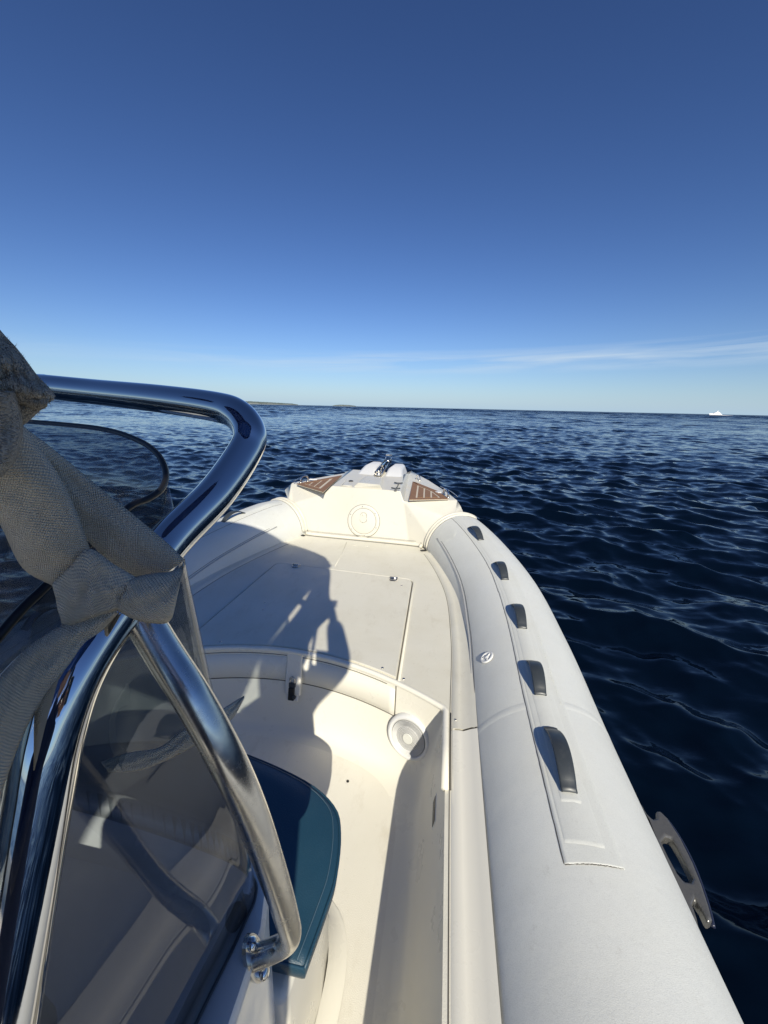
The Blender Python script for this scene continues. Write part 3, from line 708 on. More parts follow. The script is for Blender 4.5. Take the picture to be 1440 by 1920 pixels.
# round inspection hatch on the face
fn=(FR-FL).cross((PL+PR)/2-(FL+FR)/2).normalized(); 
if fn.y>0: fn=-fn
d=ray(682,977); t=(FL-CAM).dot(fn)/d.dot(fn); dc=CAM+d*t+fn*.004
ih=empty('inspection_hatch',(0,0,0)); ih.parent=boat
lathe('hatch_ring',[(.142,-.004),(.142,.004),(.139,.007),(.114,.008),(.111,.006)],dc,fn,M_BOW,ih,64)
lathe('hatch_disc',[(.1105,.003),(.1095,.0085),(.106,.010),(.02,.010),(0,.010)],dc,fn,M_BOW,ih,64)
for rr,h_ in ((.1435,.0005),(.1108,.0065)):
    mtx=Matrix.Translation(dc)@basis(fn); sweep('hatch_joint',[mtx@Vector((rr*math.cos(a),rr*math.sin(a),h_)) for a in np.linspace(0,2*math.pi,65)],.0016,M_SEAM,ih,seg=5,caps=False)
mtx=Matrix.Translation(dc)@basis(fn)
for k in range(6):
    a=math.radians(97+60*k); lathe('screw',[(.0048,0),(.0048,.0012),(0,.002)],mtx@Vector((.126*math.cos(a),.126*math.sin(a),.0076)),fn,M_STEEL2,ih,10)
hd=[(0,.052),(.022,.043),(.028,.02),(.024,.0),(.030,-.018),(.012,-.032),(0,-.036),(-.012,-.032),(-.030,-.018),(-.024,0),(-.028,.02),(-.022,.043)]
hv=[mtx@Vector((x,y+.024,.012)) for x,y in hd]
o=mesh('hatch_handle',hv+[p+fn*.006 for p in hv],[tuple(range(12,24))]+[(i,(i+1)%12,12+(i+1)%12,12+i) for i in range(12)],M_BOW,ih,False)
sweep('handle_joint',cr([p+fn*.0005 for p in hv+[hv[0]]],4),.0014,M_SEAM,ih,seg=5)
lathe('handle_boss',[(.011,0),(.010,.004),(0,.004)],mtx@Vector((0,.054,.016)),fn,M_BOW,ih,16)
lathe('handle_boss',[(.009,0),(.008,.004),(0,.004)],mtx@Vector((0,-.004,.016)),fn,M_BOW,ih,16)

# teak pads, plank by plank with pale caulking between
def teak(corners,inner,zn,side):
    """corners: px outline; inner: list of (px,px) lines between planks"""
    r=empty('teak_pad',(0,0,0)); r.parent=bow
    return r
def clip(poly,p,n):
    out=[]
    for i in range(len(poly)):
        a,b=poly[i],poly[(i+1)%len(poly)]; da=(a-p).dot(n); db=(b-p).dot(n)
        if da>=0: out.append(a)
        if da*db<0: out.append(a.lerp(b,da/(da-db)))
    return out
def inset(poly,d):
    n_=len(poly); out=[Vector(p) for p in poly]; c=sum((Vector(p) for p in poly),Vector())/n_
    res=[Vector((p.x,p.y,p.z)) for p in poly]
    for i in range(n_):
        a,b=poly[i],poly[(i+1)%n_]; e=(b-a); nn=Vector((-e.y,e.x,0)).normalized()
        if (c-a).dot(nn)<0: nn=-nn
        res=clip(res,a+nn*d,nn)
        if not res: return res
    return res
for side,zz,out_,L0,L1,nn_ in ((-1,zs_l,[(556,907.5),(606,922.5),(641,891.5)],(606,922.5),(641,891.5),5),(1,zs_r,[(767,937),(841,936),(820,921),(778,904),(774,903)],(767,937),(774,903),5)):
    P=[at(*p,z=zz+.008) for p in out_]
    pad=prism('teak_pad',P,None,.007,M_CAULK,bow)
    d0=(at(*L1,z=zz)-at(*L0,z=zz)); dn=Vector((-d0.y,d0.x,0)).normalized()
    c=sum(P,Vector())/len(P)
    if (c-at(*L0,z=zz)).dot(dn)<0: dn=-dn
    up=Vector((0,0,.0035))
    # border planks
    core=inset(P,.066)
    cc=sum(P,Vector())/len(P)
    for i in range(len(P)):
        a,b=P[i],P[(i+1)%len(P)]; e=b-a
        if e.length<.06: continue
        nn=Vector((-e.y,e.x,0)).normalized()
        if (cc-a).dot(nn)<0: nn=-nn
        q=clip(P,a+nn*.052,-nn)
        # mitre against neighbours
        for (u,v2) in ((P[i-1],a),(b,P[(i+2)%len(P)])):
            e2=v2-u; n2=Vector((-e2.y,e2.x,0)).normalized()
            if (cc-u).dot(n2)<0: n2=-n2
            bis=(n2-nn)
            if bis.length>.15 and q:
                pv_=a if v2 is a or (v2-a).length<1e-6 else b
                q=clip(q,pv_+bis.normalized()*.0,bis.normalized())
        if q and len(q)>2: prism('plank',[p+up for p in q],None,.006,M_TEAK,pad)
    span=max((p-at(*L0,z=zz)).dot(dn) for p in P); wd=(span-.05)/nn_
    wd=.062
    for k in range(9):
        a=at(*L0,z=zz)+dn*(.062+k*wd); q=clip(clip(core,a+dn*.007,dn),a+dn*(wd-.007),-dn) if core else []
        if len(q)>2: prism('plank',[p+up for p in q],None,.006,M_TEAK,pad)
# central lid, humps and recesses on top of the block
zp=(PL.z+PR.z)/2
cl_=[at(661,912,z=PL.z+.002),at(718,917,z=PR.z+.002),at(720,897,z=PR.z+.002),at(686,890,z=PL.z+.006)]
ct=[at(671,905,z=zp+.04),at(712,909,z=zp+.04),at(716,896,z=zp+.04),at(690,891,z=zp+.04)]
o=mesh('raised_panel',[p-Vector((0,0,.012)) for p in cl_]+ct,[(4,5,6,7),(0,1,5,4),(1,2,6,5),(2,3,7,6),(3,0,4,7)],M_BOW,bow,False)
b=o.modifiers.new('b','BEVEL'); b.width=.006; b.segments=3
def hump(px_base,px_top,z0,z1,nm):
    a=[at(*p,z=z0) for p in px_base]; t_=[at(*p,z=z1) for p in px_top]; n_=len(a)
    o=mesh(nm,a+t_,[tuple(range(n_,2*n_))]+[(i,(i+1)%n_,n_+(i+1)%n_,n_+i) for i in range(n_)],M_WHITE,bow,False)
    b=o.modifiers.new('b','BEVEL'); b.width=.022; b.segments=4; b.limit_method='ANGLE'
    for p in o.data.polygons: p.use_smooth=True
    o.modifiers.new('w','WEIGHTED_NORMAL')
def hump2(base,top_,z1):
    a=[Vector((x,y,zp-.01)) for x,y in base]; t_=[Vector((x,y,z1)) for x,y in top_]
    o=mesh('bow_hump',a+t_,[(4,5,6,7)]+[(i,(i+1)%4,4+(i+1)%4,4+i) for i in range(4)],M_WHITE,bow,False)
    b=o.modifiers.new('b','BEVEL'); b.width=.03; b.segments=5
    for p in o.data.polygons: p.use_smooth=True
    o.modifiers.new('w','WEIGHTED_NORMAL')
hump2([(-.22,3.78),(.012,3.70),(.01,4.32),(-.19,4.32)],[(-.145,3.98),(-.02,3.94),(-.01,4.26),(-.12,4.26)],1.115)
hump2([(.088,3.67),(.285,3.67),(.27,4.28),(.10,4.28)],[(.115,3.88),(.255,3.88),(.245,4.2),(.135,4.2)],1.11)
ra=[at(*p,z=zp+.003) for p in ((640,911),(660,912),(677,895),(656,893))]
prism('recess_panel',smoothpoly(ra,.02,3),None,.004,M_WHITE,bow)
sweep('recess_edge',[p+Vector((0,0,.002)) for p in (ra[1],ra[0],ra[3],ra[2])],.005,M_BOW,bow,seg=6)
pk=at(658,903,z=zp+.006); lathe('filler_cap',[(.022,0),(.022,.008),(.012,.012),(0,.012)],pk,(0,0,1),M_BLACK,bow,20)
sweep('recess_edge',[at(*p,z=zp+.004) for p in ((719,899),(752,901))],.007,M_BOW,bow,seg=6)
# two small black cleats joined by a cord
for px in ((747,906),(742,916)):
    p=at(*px,z=zp+.02); c_=sweep('cleat',[p+Vector((-.038,0,.004)),p+Vector((-.012,0,0)),p+Vector((.012,0,0)),p+Vector((.038,0,.004))],.006,M_RUB,bow,seg=8)
    box('cleat_base',p-Vector((0,0,.010)),(.02,.016,.02),M_STEEL2,c_,.002)
sweep('cleat_cord',cr([at(747,906,z=zp+.018),at(746,911,z=zp+.012),at(742,916,z=zp+.018)],6),.004,M_RUB,bow,seg=6)
# bow eyes and grab handles beside the teak
for pa,pb,hh,r in (((564,905),(577,902),.055,.009),((781,899),(787,901),.05,.007),((832,927),(840,933),.055,.009)):
    za=zs_l if pa[0]<700 else zs_r
    a=at(*pa,z=za+.004); b_=at(*pb,z=za+.004)
    if (b_-a).length>.13: b_=a+(b_-a).normalized()*.13
    mid=(a+b_)/2; pts=[a,a+Vector((0,0,hh*.65)),a.lerp(b_,.25)+Vector((0,0,hh)),a.lerp(b_,.75)+Vector((0,0,hh)),b_+Vector((0,0,hh*.65)),b_]
    o=sweep('grab_handle',cr(pts,6),r,M_STEEL,bow,seg=12)
    for q in (a,b_): lathe('handle_foot',[(.016,0),(.015,.005),(.009,.008)],q,(0,0,1),M_STEEL2,o,16)
sweep('bow_rail',cr([at(*p,z=zs_r+.03) for p in ((826,912),(845,921),(858,931))],5),.0035,M_STEEL2,bow,seg=8)
sweep('bow_rail',cr([at(*p,z=zs_l+.03) for p in ((551,902),(560,897),(566,895))],5),.0035,M_STEEL2,bow,seg=8)
box('white_pad',at(823,923,z=zs_r+.012),(.05,.05,.012),M_WHITE,bow,.003,.6); box('white_pad',at(588,899,z=zs_l+.012),(.08,.03,.012),M_WHITE,bow,.003)

# anchor roller, chain and windlass between the humps
an=empty('anchor_gear',(0,0,0)); an.parent=boat
zr=zp+.03
a0=at(709,892,z=zr); a1=at(727,868,z=zr+.03); dirv=(a1-a0); dirv.z=0; dirv.normalize(); sd=Vector((dirv.y,-dirv.x,0))
for s_ in (-1,1):
    w_=.034
    pts=[a0+sd*s_*w_,a0.lerp(a1,.5)+sd*s_*w_,a1+sd*s_*w_]
    rows=[[p-Vector((0,0,.015)),p+Vector((0,0,.035))] for p in pts]; grid('roller_cheek',rows,M_STEEL2,an,thick=.004)
tp=at(729,853,Y=a1.y+.02); 
for s_ in (-1,1):
    sweep('roller_bail',[a1+sd*s_*.034,Vector((a1.x,a1.y,tp.z))+sd*s_*.030+Vector((.012,0,0))],.007,M_STEEL,an,seg=8)
box('bail_cap',Vector((a1.x+.012,a1.y,tp.z+.004)),(.075,.03,.024),M_STEEL,an,.006)
sweep('roller',[a1-sd*.028+Vector((0,0,.02)),a1+sd*.028+Vector((0,0,.02))],.022,M_STEEL2,an,seg=14)
box('anchor_shank',a0.lerp(a1,.62)+Vector((0,0,.035)),(.018,.30,.03),M_STEEL,an,.004,-math.atan2(dirv.x,dirv.y))
nl_=14
for k in range(nl_):
    p=a0.lerp(a1,k/nl_*.75)+Vector((0,0,.012+.006*math.sin(k*2.1)))+sd*.012*math.sin(k*1.7); u=dirv if True else None
    v_=Vector((0,0,1)) if k%2 else sd
    pts=[p+dirv*.016*math.cos(a)+v_*.009*math.sin(a) for a in np.linspace(0,2*math.pi,11)]
    sweep('chain_link',pts,.0035,M_STEEL2,an,seg=6,caps=False)
lathe('windlass_drum',[(.034,0),(.034,.012),(.02,.022),(.02,.036),(.03,.045),(0,.05)],a0+Vector((0,0,.0))+dirv*.03,(0,0,1),M_STEEL2,an,24)

# ---- console
con=empty('console',(0,0,0)); con.parent=boat
def mirrorloop(P): return P+[Vector((-p.x,p.y,p.z)) for p in P[::-1]]
def conlevel(z,xs,yf,ya,r):
    P=[]
    P.append(Vector((xs,ya,z)))
    for y in np.linspace(ya,yf-r,9)[1:]: P.append(Vector((xs+.012*math.sin((y-ya)/(yf-ya)*3.0),y,z)))
    for k in range(1,7):
        t=k/6; P.append(Vector((xs,yf-r,z))*(1-t)**2+Vector((xs,yf,z))*2*t*(1-t)+Vector((xs-r,yf+.01,z))*t*t)
    P.append(Vector((xs*.5,yf+.03,z))); P.append(Vector((0,yf+.035,z)))
    return P+[Vector((-p.x,p.y,p.z)) for p in P[-2::-1]]
CL=[(ZF,.470,.50,-.42,.14),(.23,.452,.49,-.42,.13),(.30,.446,.48,-.42,.12),(.60,.448,.47,-.40,.10),(.84,.452,.46,-.30,.09),(.915,.456,.455,-.26,.085),(.940,.460,.452,-.24,.085),(.950,.455,.445,-.23,.08)]
grid('console_body',[conlevel(*l) for l in CL],M_CONS,con,closed=True)
t0=conlevel(*CL[-1]); t1=[Vector((p.x*.90,p.y-.02 if p.y>0 else p.y+.02,p.z)) for p in t0]; t2=[Vector((p.x*.84,p.y-.05 if p.y>0 else p.y+.02,p.z-.06)) for p in t0]
me_=grid('console_dash',[t0,t1,t2],M_CONS,con,closed=True)
mesh('dash_panel',t2,[tuple(range(len(t2)))],M_CONS2 if 'M_CONS2' in globals() else M_CONS,con,False)
box('instrument_binnacle',(.02,.16,.985),(.46,.20,.17),M_RUB,con,.03,0,.15)
gm=at(446,1720,z=.955); lathe('cable_grommet',[(.017,0),(.016,.006),(.010,.007),(.008,.002),(0,.002)],gm+Vector((-.004,0,.0)),(.8,-.2,.6),M_BLACK,con,24)
# steering wheel
mw=Matrix.Translation((.02,-.33,1.02))@basis((0,-1,.6))
wh=sweep('steering_wheel',[mw@Vector((.17*math.cos(a),.17*math.sin(a),0)) for a in np.linspace(0,2*math.pi,49)],.014,M_BLACK,con,seg=10,caps=False)
for k in range(3):
    a=k*2.094+1.57; sweep('spoke',[mw@Vector((0,0,-.03)),mw@Vector((.165*math.cos(a),.165*math.sin(a),0))],.008,M_STEEL2,wh,seg=8)
# seat box ahead of the console
SBP=[(.452,.44),(.462,.60),(.452,.70),(.41,.775),(.32,.82),(.14,.868),(0,.878)]
sbp=SBP+[(-x,y) for x,y in SBP[-2::-1]]
o=prism('seat_box',sbp,ZF-.01,.60,M_GEL,con,.02,4)
rows=[[Vector((p[0]*s_,(p[1]-.44)*s_+.44,z)) for p in cr([(x,y,0) for x,y in sbp],3)] for s_,z in ((1.10,ZF+.002),(1.035,ZF+.012),(1.0,ZF+.05))]
grid('seat_box_foot',rows,M_GEL,con)

# windshield: base curve and top rim
rimR=[at(20,787,Y=.505),at(110,795,Y=.49),at(200,806,Y=.47),at(262,827,Y=.445),at(296,852,Y=.42),at(311,885,Y=.395),at(304,915,Y=.37),at(278,935,Y=.345),at(240,952,Y=.318),at(165,1022,X=.395),at(85,1100,X=.392),at(0,1190,X=.39)]
last=rimR[-1]; rimR+= [Vector((.392,last.y-.10,last.z-.07)),Vector((.395,last.y-.24,last.z-.22)),Vector((.41,last.y-.34,last.z-.42))]
baseR=[Vector((0,.47,.951)),Vector((.12,.465,.951)),Vector((.24,.455,.951)),Vector((.33,.445,.951)),Vector((.385,.435,.951)),Vector((.425,.418,.951)),Vector((.437,.395,.951)),Vector((.436,.37,.951)),Vector((.433,.33,.951)),Vector((.425,.26,.951)),Vector((.420,.18,.951)),Vector((.417,.10,.951)),Vector((.415,.02,.951)),Vector((.412,-.08,.951)),Vector((.41,-.18,.951))]
rimR[0]=Vector((0,rimR[0].y+.004,rimR[0].z)) if abs(rimR[0].x)<.12 else rimR[0]
R_=cr(rimR,5); B_=cr(baseR,5)
Rf=[Vector((-p.x,p.y,p.z)) for p in R_[::-1]][:-1]+R_; Bf=[Vector((-p.x,p.y,p.z)) for p in B_[::-1]][:-1]+B_
rows=[]
for k in range(9):
    u=k/8; rows.append([b_.lerp(r_,u)+Vector((0,0,0)) for b_,r_ in zip(Bf,Rf)])
ws=grid('windshield',rows,M_TINT,con,thick=.004)
sweep('windshield_edge',Rf,.0035,M_BLACK,ws,seg=8)
sweep('windshield_seal',[p+Vector((0,0,.001)) for p in Bf],.0022,M_RUB,ws,seg=6)

# main grab rail round the windshield
side=[(314,1020),(218,1143),(142,1262),(98,1385),(71,1517),(40,1700),(5,1920)]
sp_=[at(*p,X=.43) for p in side]
topr=[at(85,725,Y=.58),at(177,735,Y=.56),at(300,748,Y=.52),at(404,763,Y=.488),at(446,778,Y=.47),at(468,810,Y=.452),at(460,845,Y=.435),at(404,927,X=.445)]
lastp=sp_[-1]
railR=[Vector((0,.60,topr[0].z+.002))]+topr+sp_+[lastp+Vector((.0,-.05,-.13)),Vector((.43,-.02,.96))]
R1=cr(railR,10); R1=[p for p in R1]
rail=sweep('windshield_rail',[Vector((-p.x,p.y,p.z)) for p in R1[::-1]][:-1]+R1,.0195,M_STEEL,con,seg=40)
for s_ in (-1,1): lathe('rail_flange',[(.036,0),(.036,.005),(.024,.009)],Vector((.43*s_,-.02,.951)),(0,0,1),M_STEEL2,rail,24)
# lower strut from the rail down to the console edge
st=[at(250,1138,D=.345*F/F*1.0) if False else at(262,1150,D=.335),at(312,1232,D=.335),at(367,1318,D=.335),at(429,1432,D=.345),at(478,1542,D=.385),Vector((.526,.303,1.157)),Vector((.524,.326,1.06)),Vector((.520,.341,1.0)),Vector((.509,.348,.966)),Vector((.489,.346,.948)),Vector((.463,.338,.938))]
stp=cr(st,8)
for s_ in (1,-1):
    o=sweep('rail_strut',[Vector((p.x*s_,p.y,p.z)) for p in stp],lambda u:.0145+.001*math.sin(math.pi*min(1,u*1.4)),M_STEEL2,rail,seg=32)
    e=stp[-1]; e=Vector((e.x*s_,e.y,e.z)); nn=Vector((s_*1,0,.25)).normalized()
    m2=Matrix.Translation(e-nn*.002)@basis(nn)
    V_=[m2@Vector((.017*math.cos(a)*(1+.0),.040*math.sin(a),h_)) for h_ in (0,.006) for a in np.linspace(0,2*math.pi,25)[:-1]]
    mesh('strut_flange',V_,[tuple(range(24,48))]+[(i,(i+1)%24,24+(i+1)%24,24+i) for i in range(24)],M_STEEL2,o,False)
    for q in (-1,1): lathe('bolt',[(.0085,0),(.0085,.006),(.006,.009),(0,.010)],m2@Vector((0,q*.029,.006)),nn,M_STEEL,o,14)

# cushion on the console's forward seat
cz=.605
cp=[(.480,.47),(.492,.56),(.497,.63),(.481,.722),(.445,.786),(.342,.842),(.145,.892),(0,.905)]
cpf=cp+[(-x,y) for x,y in cp[-2::-1]]
ce=[(p.x,p.y) for p in cr([(x,y,0) for x,y in cpf],4)]
cu=empty('seat_cushion',(0,.68,cz)); tag(cu,'dark navy vinyl seat cushion with rounded front corners ahead of the console','cushion')
def local(o,root): o.parent=root; o.matrix_parent_inverse=Matrix.Translation(-root.location); return o
def scl(P,s): 
    c0=(0,.66); return [((x-c0[0])*s+c0[0],(y-c0[1])*s+c0[1]) for x,y in P]
rows=[[Vector((x,y,z)) for x,y in scl(ce,s)] for s,z in ((.95,cz-.003),(.985,cz+.002),(1,cz+.012),(1,cz+.036),(.992,cz+.043),(.96,cz+.0475),(.80,cz+.051),(.4,cz+.053),(.02,cz+.053))]
o=grid('cushion_cover',rows,M_VINYL,None,closed=True); local(o,cu)
o=sweep('piping',[Vector((x,y,cz+.041)) for x,y in ce]+[Vector((ce[0][0],ce[0][1],cz+.041))],.0034,M_VINYL,None,seg=8); local(o,cu)
o=sweep('stitching',[Vector((x,y,cz+.0478)) for x,y in scl(ce,.965)],.0007,M_THREAD,None,seg=5); local(o,cu)

# ---- sun canopy overhead and behind (throws the rounded shadow on the foredeck)
rows=[]
for y in np.linspace(.32,-1.5,12):
    rows.append([Vector((x,y-(.05*abs(x)**4 if y>.3 else 0),2.60-.50*x*x-.05*((y+.6)/.9)**2)) for x in np.linspace(-.72,.72,21)])
# rounded forward corners
rows[0]=[p+Vector((0,-.09*max(0,(abs(p.x)-.62)/.1)**2,0)) for p in rows[0]]
can=grid('sun_canopy',rows,M_NAVY,boat,thick=.003)
grid('added_shade_panel',[[Vector((.735+.01*math.sin(y*9+k),y,2.34-(.42+.03*math.sin(y*7)+.16*max(0,min(1,(-y-.45)/.2)))*k/6)) for k in range(7)] for y in np.linspace(.10,-1.0,20)],M_NAVY,can,thick=.003)  # unseen panel, added only to widen the canopy's shadow on the foredeck
for yy in (.26,-1.45):
    for s_ in (-1,1):
        top_=Vector((.70*s_,yy-.05,2.36)); sweep('canopy_pole',[top_,Vector((.80*s_,-1.35,ZD))],.0085,M_STEEL2,can,seg=10)

# ------------------------------------------------------------------ straps tied round the rail
def ribbon(name,L_,R_e,mat,bulge=.006,thick=.0026,n=8,wob=.0012):
    """two edge lines of (px,py,depth); cross-section bows towards the viewer"""
    A=cr([at(x,y,D=d) for x,y,d in L_],n); B=cr([at(x,y,D=d) for x,y,d in R_e],n)
    rows=[]
    for i,(a,b_) in enumerate(zip(A,B)):
        m_=(a+b_)/2; v_=(CAM-m_).normalized(); r_=[]
        for k in range(11):
            u=k/10; r_.append(a.lerp(b_,u)+v_*(bulge*math.sin(math.pi*u)**.6+wob*(math.sin(i*.35+k*1.1)+.5*math.sin(i*.8-k*2.1))*math.sin(math.pi*u)))
        rows.append(r_)
    return grid(name,rows,mat,None,thick=thick,uv=True,off=0)
sl1=ribbon('webbing_strap',[(-60,690,.205),(33,793,.235),(90,838,.26),(180,910,.285),(289,997,.305),(347,1050,.31)],
          [(-60,840,.205),(30,868,.235),(80,905,.26),(142,985,.285),(215,1058,.305),(286,1092,.315)],M_WEB,.004)
tag(sl1,'wide taupe webbing strap running from the upper left down to the steel rail','strap','webbing straps tied round the rail')
sl2=ribbon('webbing_strap',[(12,770,.225),(72,840,.24),(119,914,.255),(150,985,.27),(166,1032,.285)],
          [(-75,880,.215),(-40,930,.235),(2,978,.25),(45,1062,.27),(101,1096,.285)],M_WEB,.013)
tag(sl2,'broad bulging taupe strap at the left edge, tucked into the knot','strap','webbing straps tied round the rail')
sl3=ribbon('webbing_strap',[(92,1080,.272),(112,1140,.278),(118,1173,.285),(126,1180,.29)],
          [(172,1015,.272),(212,1062,.278),(255,1088,.285),(262,1100,.29)],M_WEB,.004)
# a wrap patch crossing the knot
M3=ribbon('knot_wrap',[(100,1092,.268),(165,1040,.27)],[(119,1174,.275),(222,1142,.278)],M_WEB,.003)
bpy.data.objects.remove(sl3)
M3b=None
A_=[(101,1095,.272),(134,1062,.270),(166,1029,.272),(210,1056,.276),(254,1082,.282)]
B_e=[(119,1175,.276),(146,1166,.276),(172,1157,.278),(196,1149,.280),(219,1141,.284)]
bpy.data.objects.remove(M3)
sl3=ribbon('webbing_strap',A_,B_e,M_WEB,.004)
tag(sl3,'short flat wrap of taupe webbing across the middle of the knot','strap','webbing straps tied round the rail')
sl4=ribbon('webbing_strap',[(247,1086,.282),(283,1078,.284),(318,1074,.286),(337,1066,.290),(346,1054,.298)],
          [(219,1141,.286),(252,1158,.286),(288,1166,.287),(318,1160,.290),(328,1108,.300)],M_WEB,.010)
tag(sl4,'frayed loop end of taupe webbing curled over the steel rail','strap','webbing straps tied round the rail')
sl5=ribbon('webbing_strap',[(215,1143,.288),(160,1158,.285),(105,1180,.27),(40,1225,.25),(-30,1300,.225)],
          [(219,1148,.292),(172,1200,.29),(124,1255,.275),(50,1356,.255),(-15,1520,.225)],M_WEB,.006)
tag(sl5,'taupe webbing strap hanging below the knot towards the lower left corner','strap','webbing straps tied round the rail')
# tail end behind the strut
sl6=ribbon('webbing_strap',[(190,1430,.37),(240,1412,.375),(300,1402,.38),(350,1365,.39),(405,1338,.41),(440,1315,.43),(458,1306,.44)],
          [(205,1447,.37),(260,1443,.375),(310,1425,.38),(362,1398,.39),(412,1362,.41),(436,1345,.43),(456,1310,.44)],M_WEB,.003,.002)
tag(sl6,'thin loose strap tail twisting in front of the smoked windshield','strap','webbing straps tied round the rail')
# fluffy folded cloth end at the upper left
fl=empty('folded_canvas',at(20,760,D=.22)); tag(fl,'fluffy grey brown folded canvas end at the upper left edge','canvas')
def fold(pxs,wd,dd,nm='canvas_fold'):
    o=ribbon(nm,[(x-wd[i],y,d) for i,(x,y,d) in enumerate(pxs)],[(x+wd[i],y,d) for i,(x,y,d) in enumerate(pxs)],M_FUZZ,.016,.003,8,.0015); local(o,fl); return o
o=ribbon('canvas_fold',[(-60,560,.20),(2,630,.205),(30,662,.21),(62,705,.215),(84,728,.22),(97,744,.225)],
         [(-60,760,.20),(-20,745,.205),(10,742,.21),(40,752,.215),(66,762,.22),(80,760,.225)],M_FUZZ,.008,.004,8,.002); local(o,fl)
o=ribbon('canvas_fold',[(22,735,.218),(58,738,.22),(92,745,.222)],[(30,800,.226),(44,790,.226),(74,763,.226)],M_FUZZ,.006,.003); local(o,fl)
o=ribbon('canvas_fold',[(-30,735,.205),(-40,790,.21),(-50,850,.21),(-60,905,.21)],[(20,733,.205),(34,795,.21),(26,850,.21),(-4,890,.21)],M_FUZZ,.014,.004); local(o,fl)
# fibres along the canvas edge
def fuzz(o_parent,pts,n,ln):
    V_=[];F_=[]
    for k in range(n):
        i=random.randrange(len(pts)-1); p=pts[i].lerp(pts[i+1],random.random()); d_=Vector((random.gauss(0,1),random.gauss(0,1),random.gauss(0,1)))*ln*random.uniform(.4,1)
        q=p+d_; s_=Vector((.00018,.00018,0)); j=len(V_); V_+= [p-s_,p+s_,q]; F_.append((j,j+1,j+2))
    o=mesh('fibres',V_,F_,M_FUZZ,None,False); tag(o,kind='stuff'); local(o,o_parent)
fuzz(fl,cr([at(x,y,D=d) for x,y,d in [(2,632,.203),(30,662,.208),(62,705,.213),(84,728,.218),(96,744,.223),(78,760,.224),(40,793,.226)]],6),3000,.0016)

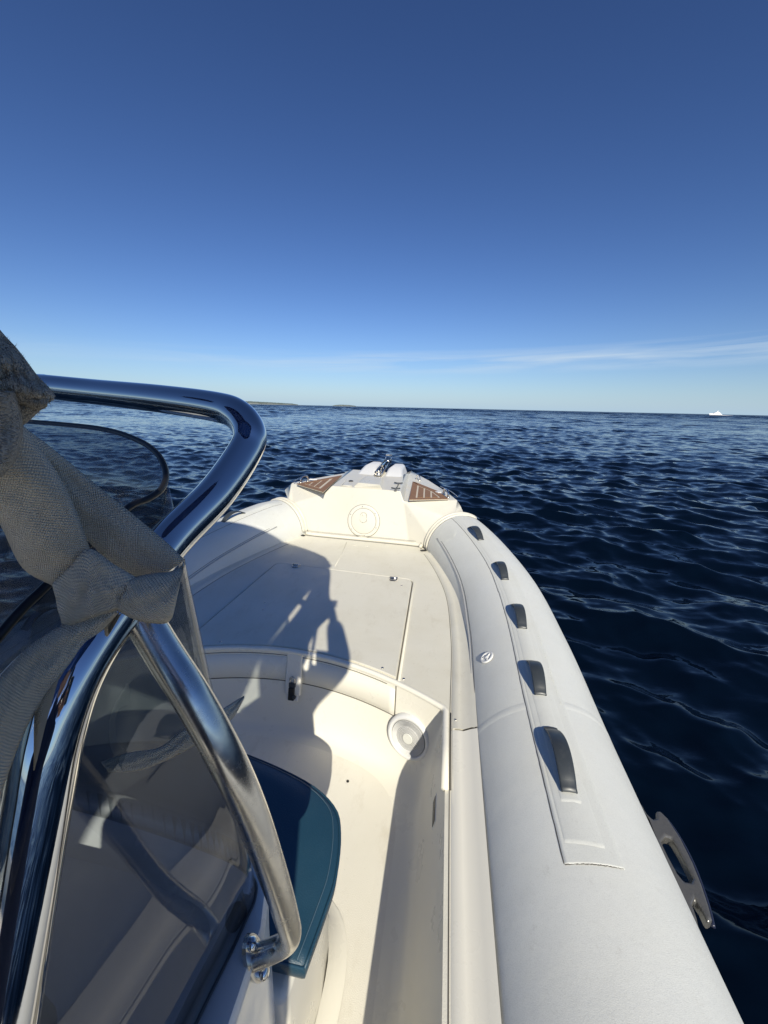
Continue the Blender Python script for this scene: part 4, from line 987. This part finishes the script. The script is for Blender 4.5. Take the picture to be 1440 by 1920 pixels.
# ------------------------------------------------------------------ the photographer at the helm (behind the camera)
def person():
    r=empty('person',(.55,-.33,ZF)); tag(r,'person in a navy shirt standing at the helm holding up a phone','person')
    J=[(.56,-.33,1.02),(.57,-.32,1.22),(.58,-.31,1.46),(.60,-.30,1.66),(.64,-.28,1.78),
       (.49,-.33,.98),(.47,-.28,.62),(.46,-.33,.26),(.47,-.22,.225),
       (.62,-.33,.98),(.62,-.28,.62),(.61,-.33,.26),(.62,-.22,.225),
       (.42,-.30,1.52),(.47,-.14,1.36),(.64,-.06,1.56),
       (.70,-.30,1.66),(.885,-.29,1.87),(.875,-.30,2.14)]
    E_=[(0,1),(1,2),(2,3),(3,4),(0,5),(5,6),(6,7),(7,8),(0,9),(9,10),(10,11),(11,12),(2,13),(13,14),(14,15),(2,16),(16,17),(17,18)]
    Rr=[.14,.15,.18,.07,.06,.10,.065,.045,.04,.10,.065,.045,.04,.07,.045,.03,.075,.06,.045]
    me=bpy.data.meshes.new('body'); me.from_pydata(J,E_,[]); o=link('body',me,None,None)
    sk=o.modifiers.new('s','SKIN'); 
    for i,v_ in enumerate(me.skin_vertices[0].data): v_.radius=(Rr[i],Rr[i]*(.72 if i<3 else 1)); v_.use_root=(i==0)
    o.modifiers.new('u','SUBSURF').levels=2; o.modifiers['u'].render_levels=2; me.materials.append(M_SHIRT); sk.use_smooth_shade=True; local(o,r)
    bm=bmesh.new(); bmesh.ops.create_uvsphere(bm,u_segments=28,v_segments=20,radius=1,matrix=Matrix.Translation((.64,-.26,1.90))@Matrix.Diagonal((.078,.098,.118,1)))
    for v_ in bm.verts:
        d_=v_.co-Vector((.64,-.26,1.90))
        if d_.y>.08 and abs(d_.x)<.02 and -.03<d_.z<.02: v_.co.y+=.02
    me=bpy.data.meshes.new('head'); bm.to_mesh(me); bm.free(); o=link('head',me,M_SKIN,None); local(o,r)
    bm=bmesh.new(); bmesh.ops.create_uvsphere(bm,u_segments=24,v_segments=18,radius=1,matrix=Matrix.Translation((.64,-.285,1.925))@Matrix.Diagonal((.088,.098,.112,1)))
    me=bpy.data.meshes.new('hair'); bm.to_mesh(me); bm.free(); local(link('hair',me,M_HAIR,None),r)
    for sx in (-1,1):
        local(lathe('eye',[(.011,-.006),(.008,.002),(0,.004)],(.64+sx*.028,-.168,1.91),(0,1,0),M_WHITE,None,12),r)
        bm=bmesh.new(); bmesh.ops.create_uvsphere(bm,u_segments=10,v_segments=8,radius=1,matrix=Matrix.Translation((.64+sx*.08,-.27,1.90))@Matrix.Diagonal((.012,.02,.03,1)))
        me=bpy.data.meshes.new('ear'); bm.to_mesh(me); bm.free(); local(link('ear',me,M_SKIN,None),r)
    # hand gripping the phone
    palm=Vector((.655,-.05,1.60))
    up_=Vector((.868,-.30,2.20))
    local(sweep('hand',[up_+Vector((.005,0,-.08)),up_,up_+Vector((-.01,.005,.06))],lambda u:.04-.008*u,M_SKIN,None,seg=12,ry=.02),r)
    for k in range(4): local(sweep('finger',cr([up_+Vector((-.03+.018*k,0,.05)),up_+Vector((-.03+.018*k,.012,.085)),up_+Vector((-.03+.018*k,.028,.07))],4),.008,M_SKIN,None,seg=8),r)
    local(sweep('hand',[palm+Vector((0,-.01,-.03)),palm,palm+Vector((-.005,.008,.035))],lambda u:.030-.006*u,M_SKIN,None,seg=12,ry=.016),r)
    for k in range(4):
        b0=palm+Vector((.0,.01,-.02+.02*k)); local(sweep('finger',cr([b0,b0+Vector((.02,.018,.003)),b0+Vector((.005,.026,.004)),b0+Vector((-.012,.020,.004))],4),.008,M_SKIN,None,seg=8),r)
    local(sweep('thumb',cr([palm+Vector((-.01,-.02,0)),palm+Vector((-.03,-.026,.02)),palm+Vector((-.04,-.024,.045))],4),.009,M_SKIN,None,seg=8),r)
    ph=box('phone',(.716,-.028,1.665),(.076,.009,.155),M_BLACK,None,.003); tag(ph,'black phone held up by the person at the helm','phone')
person()
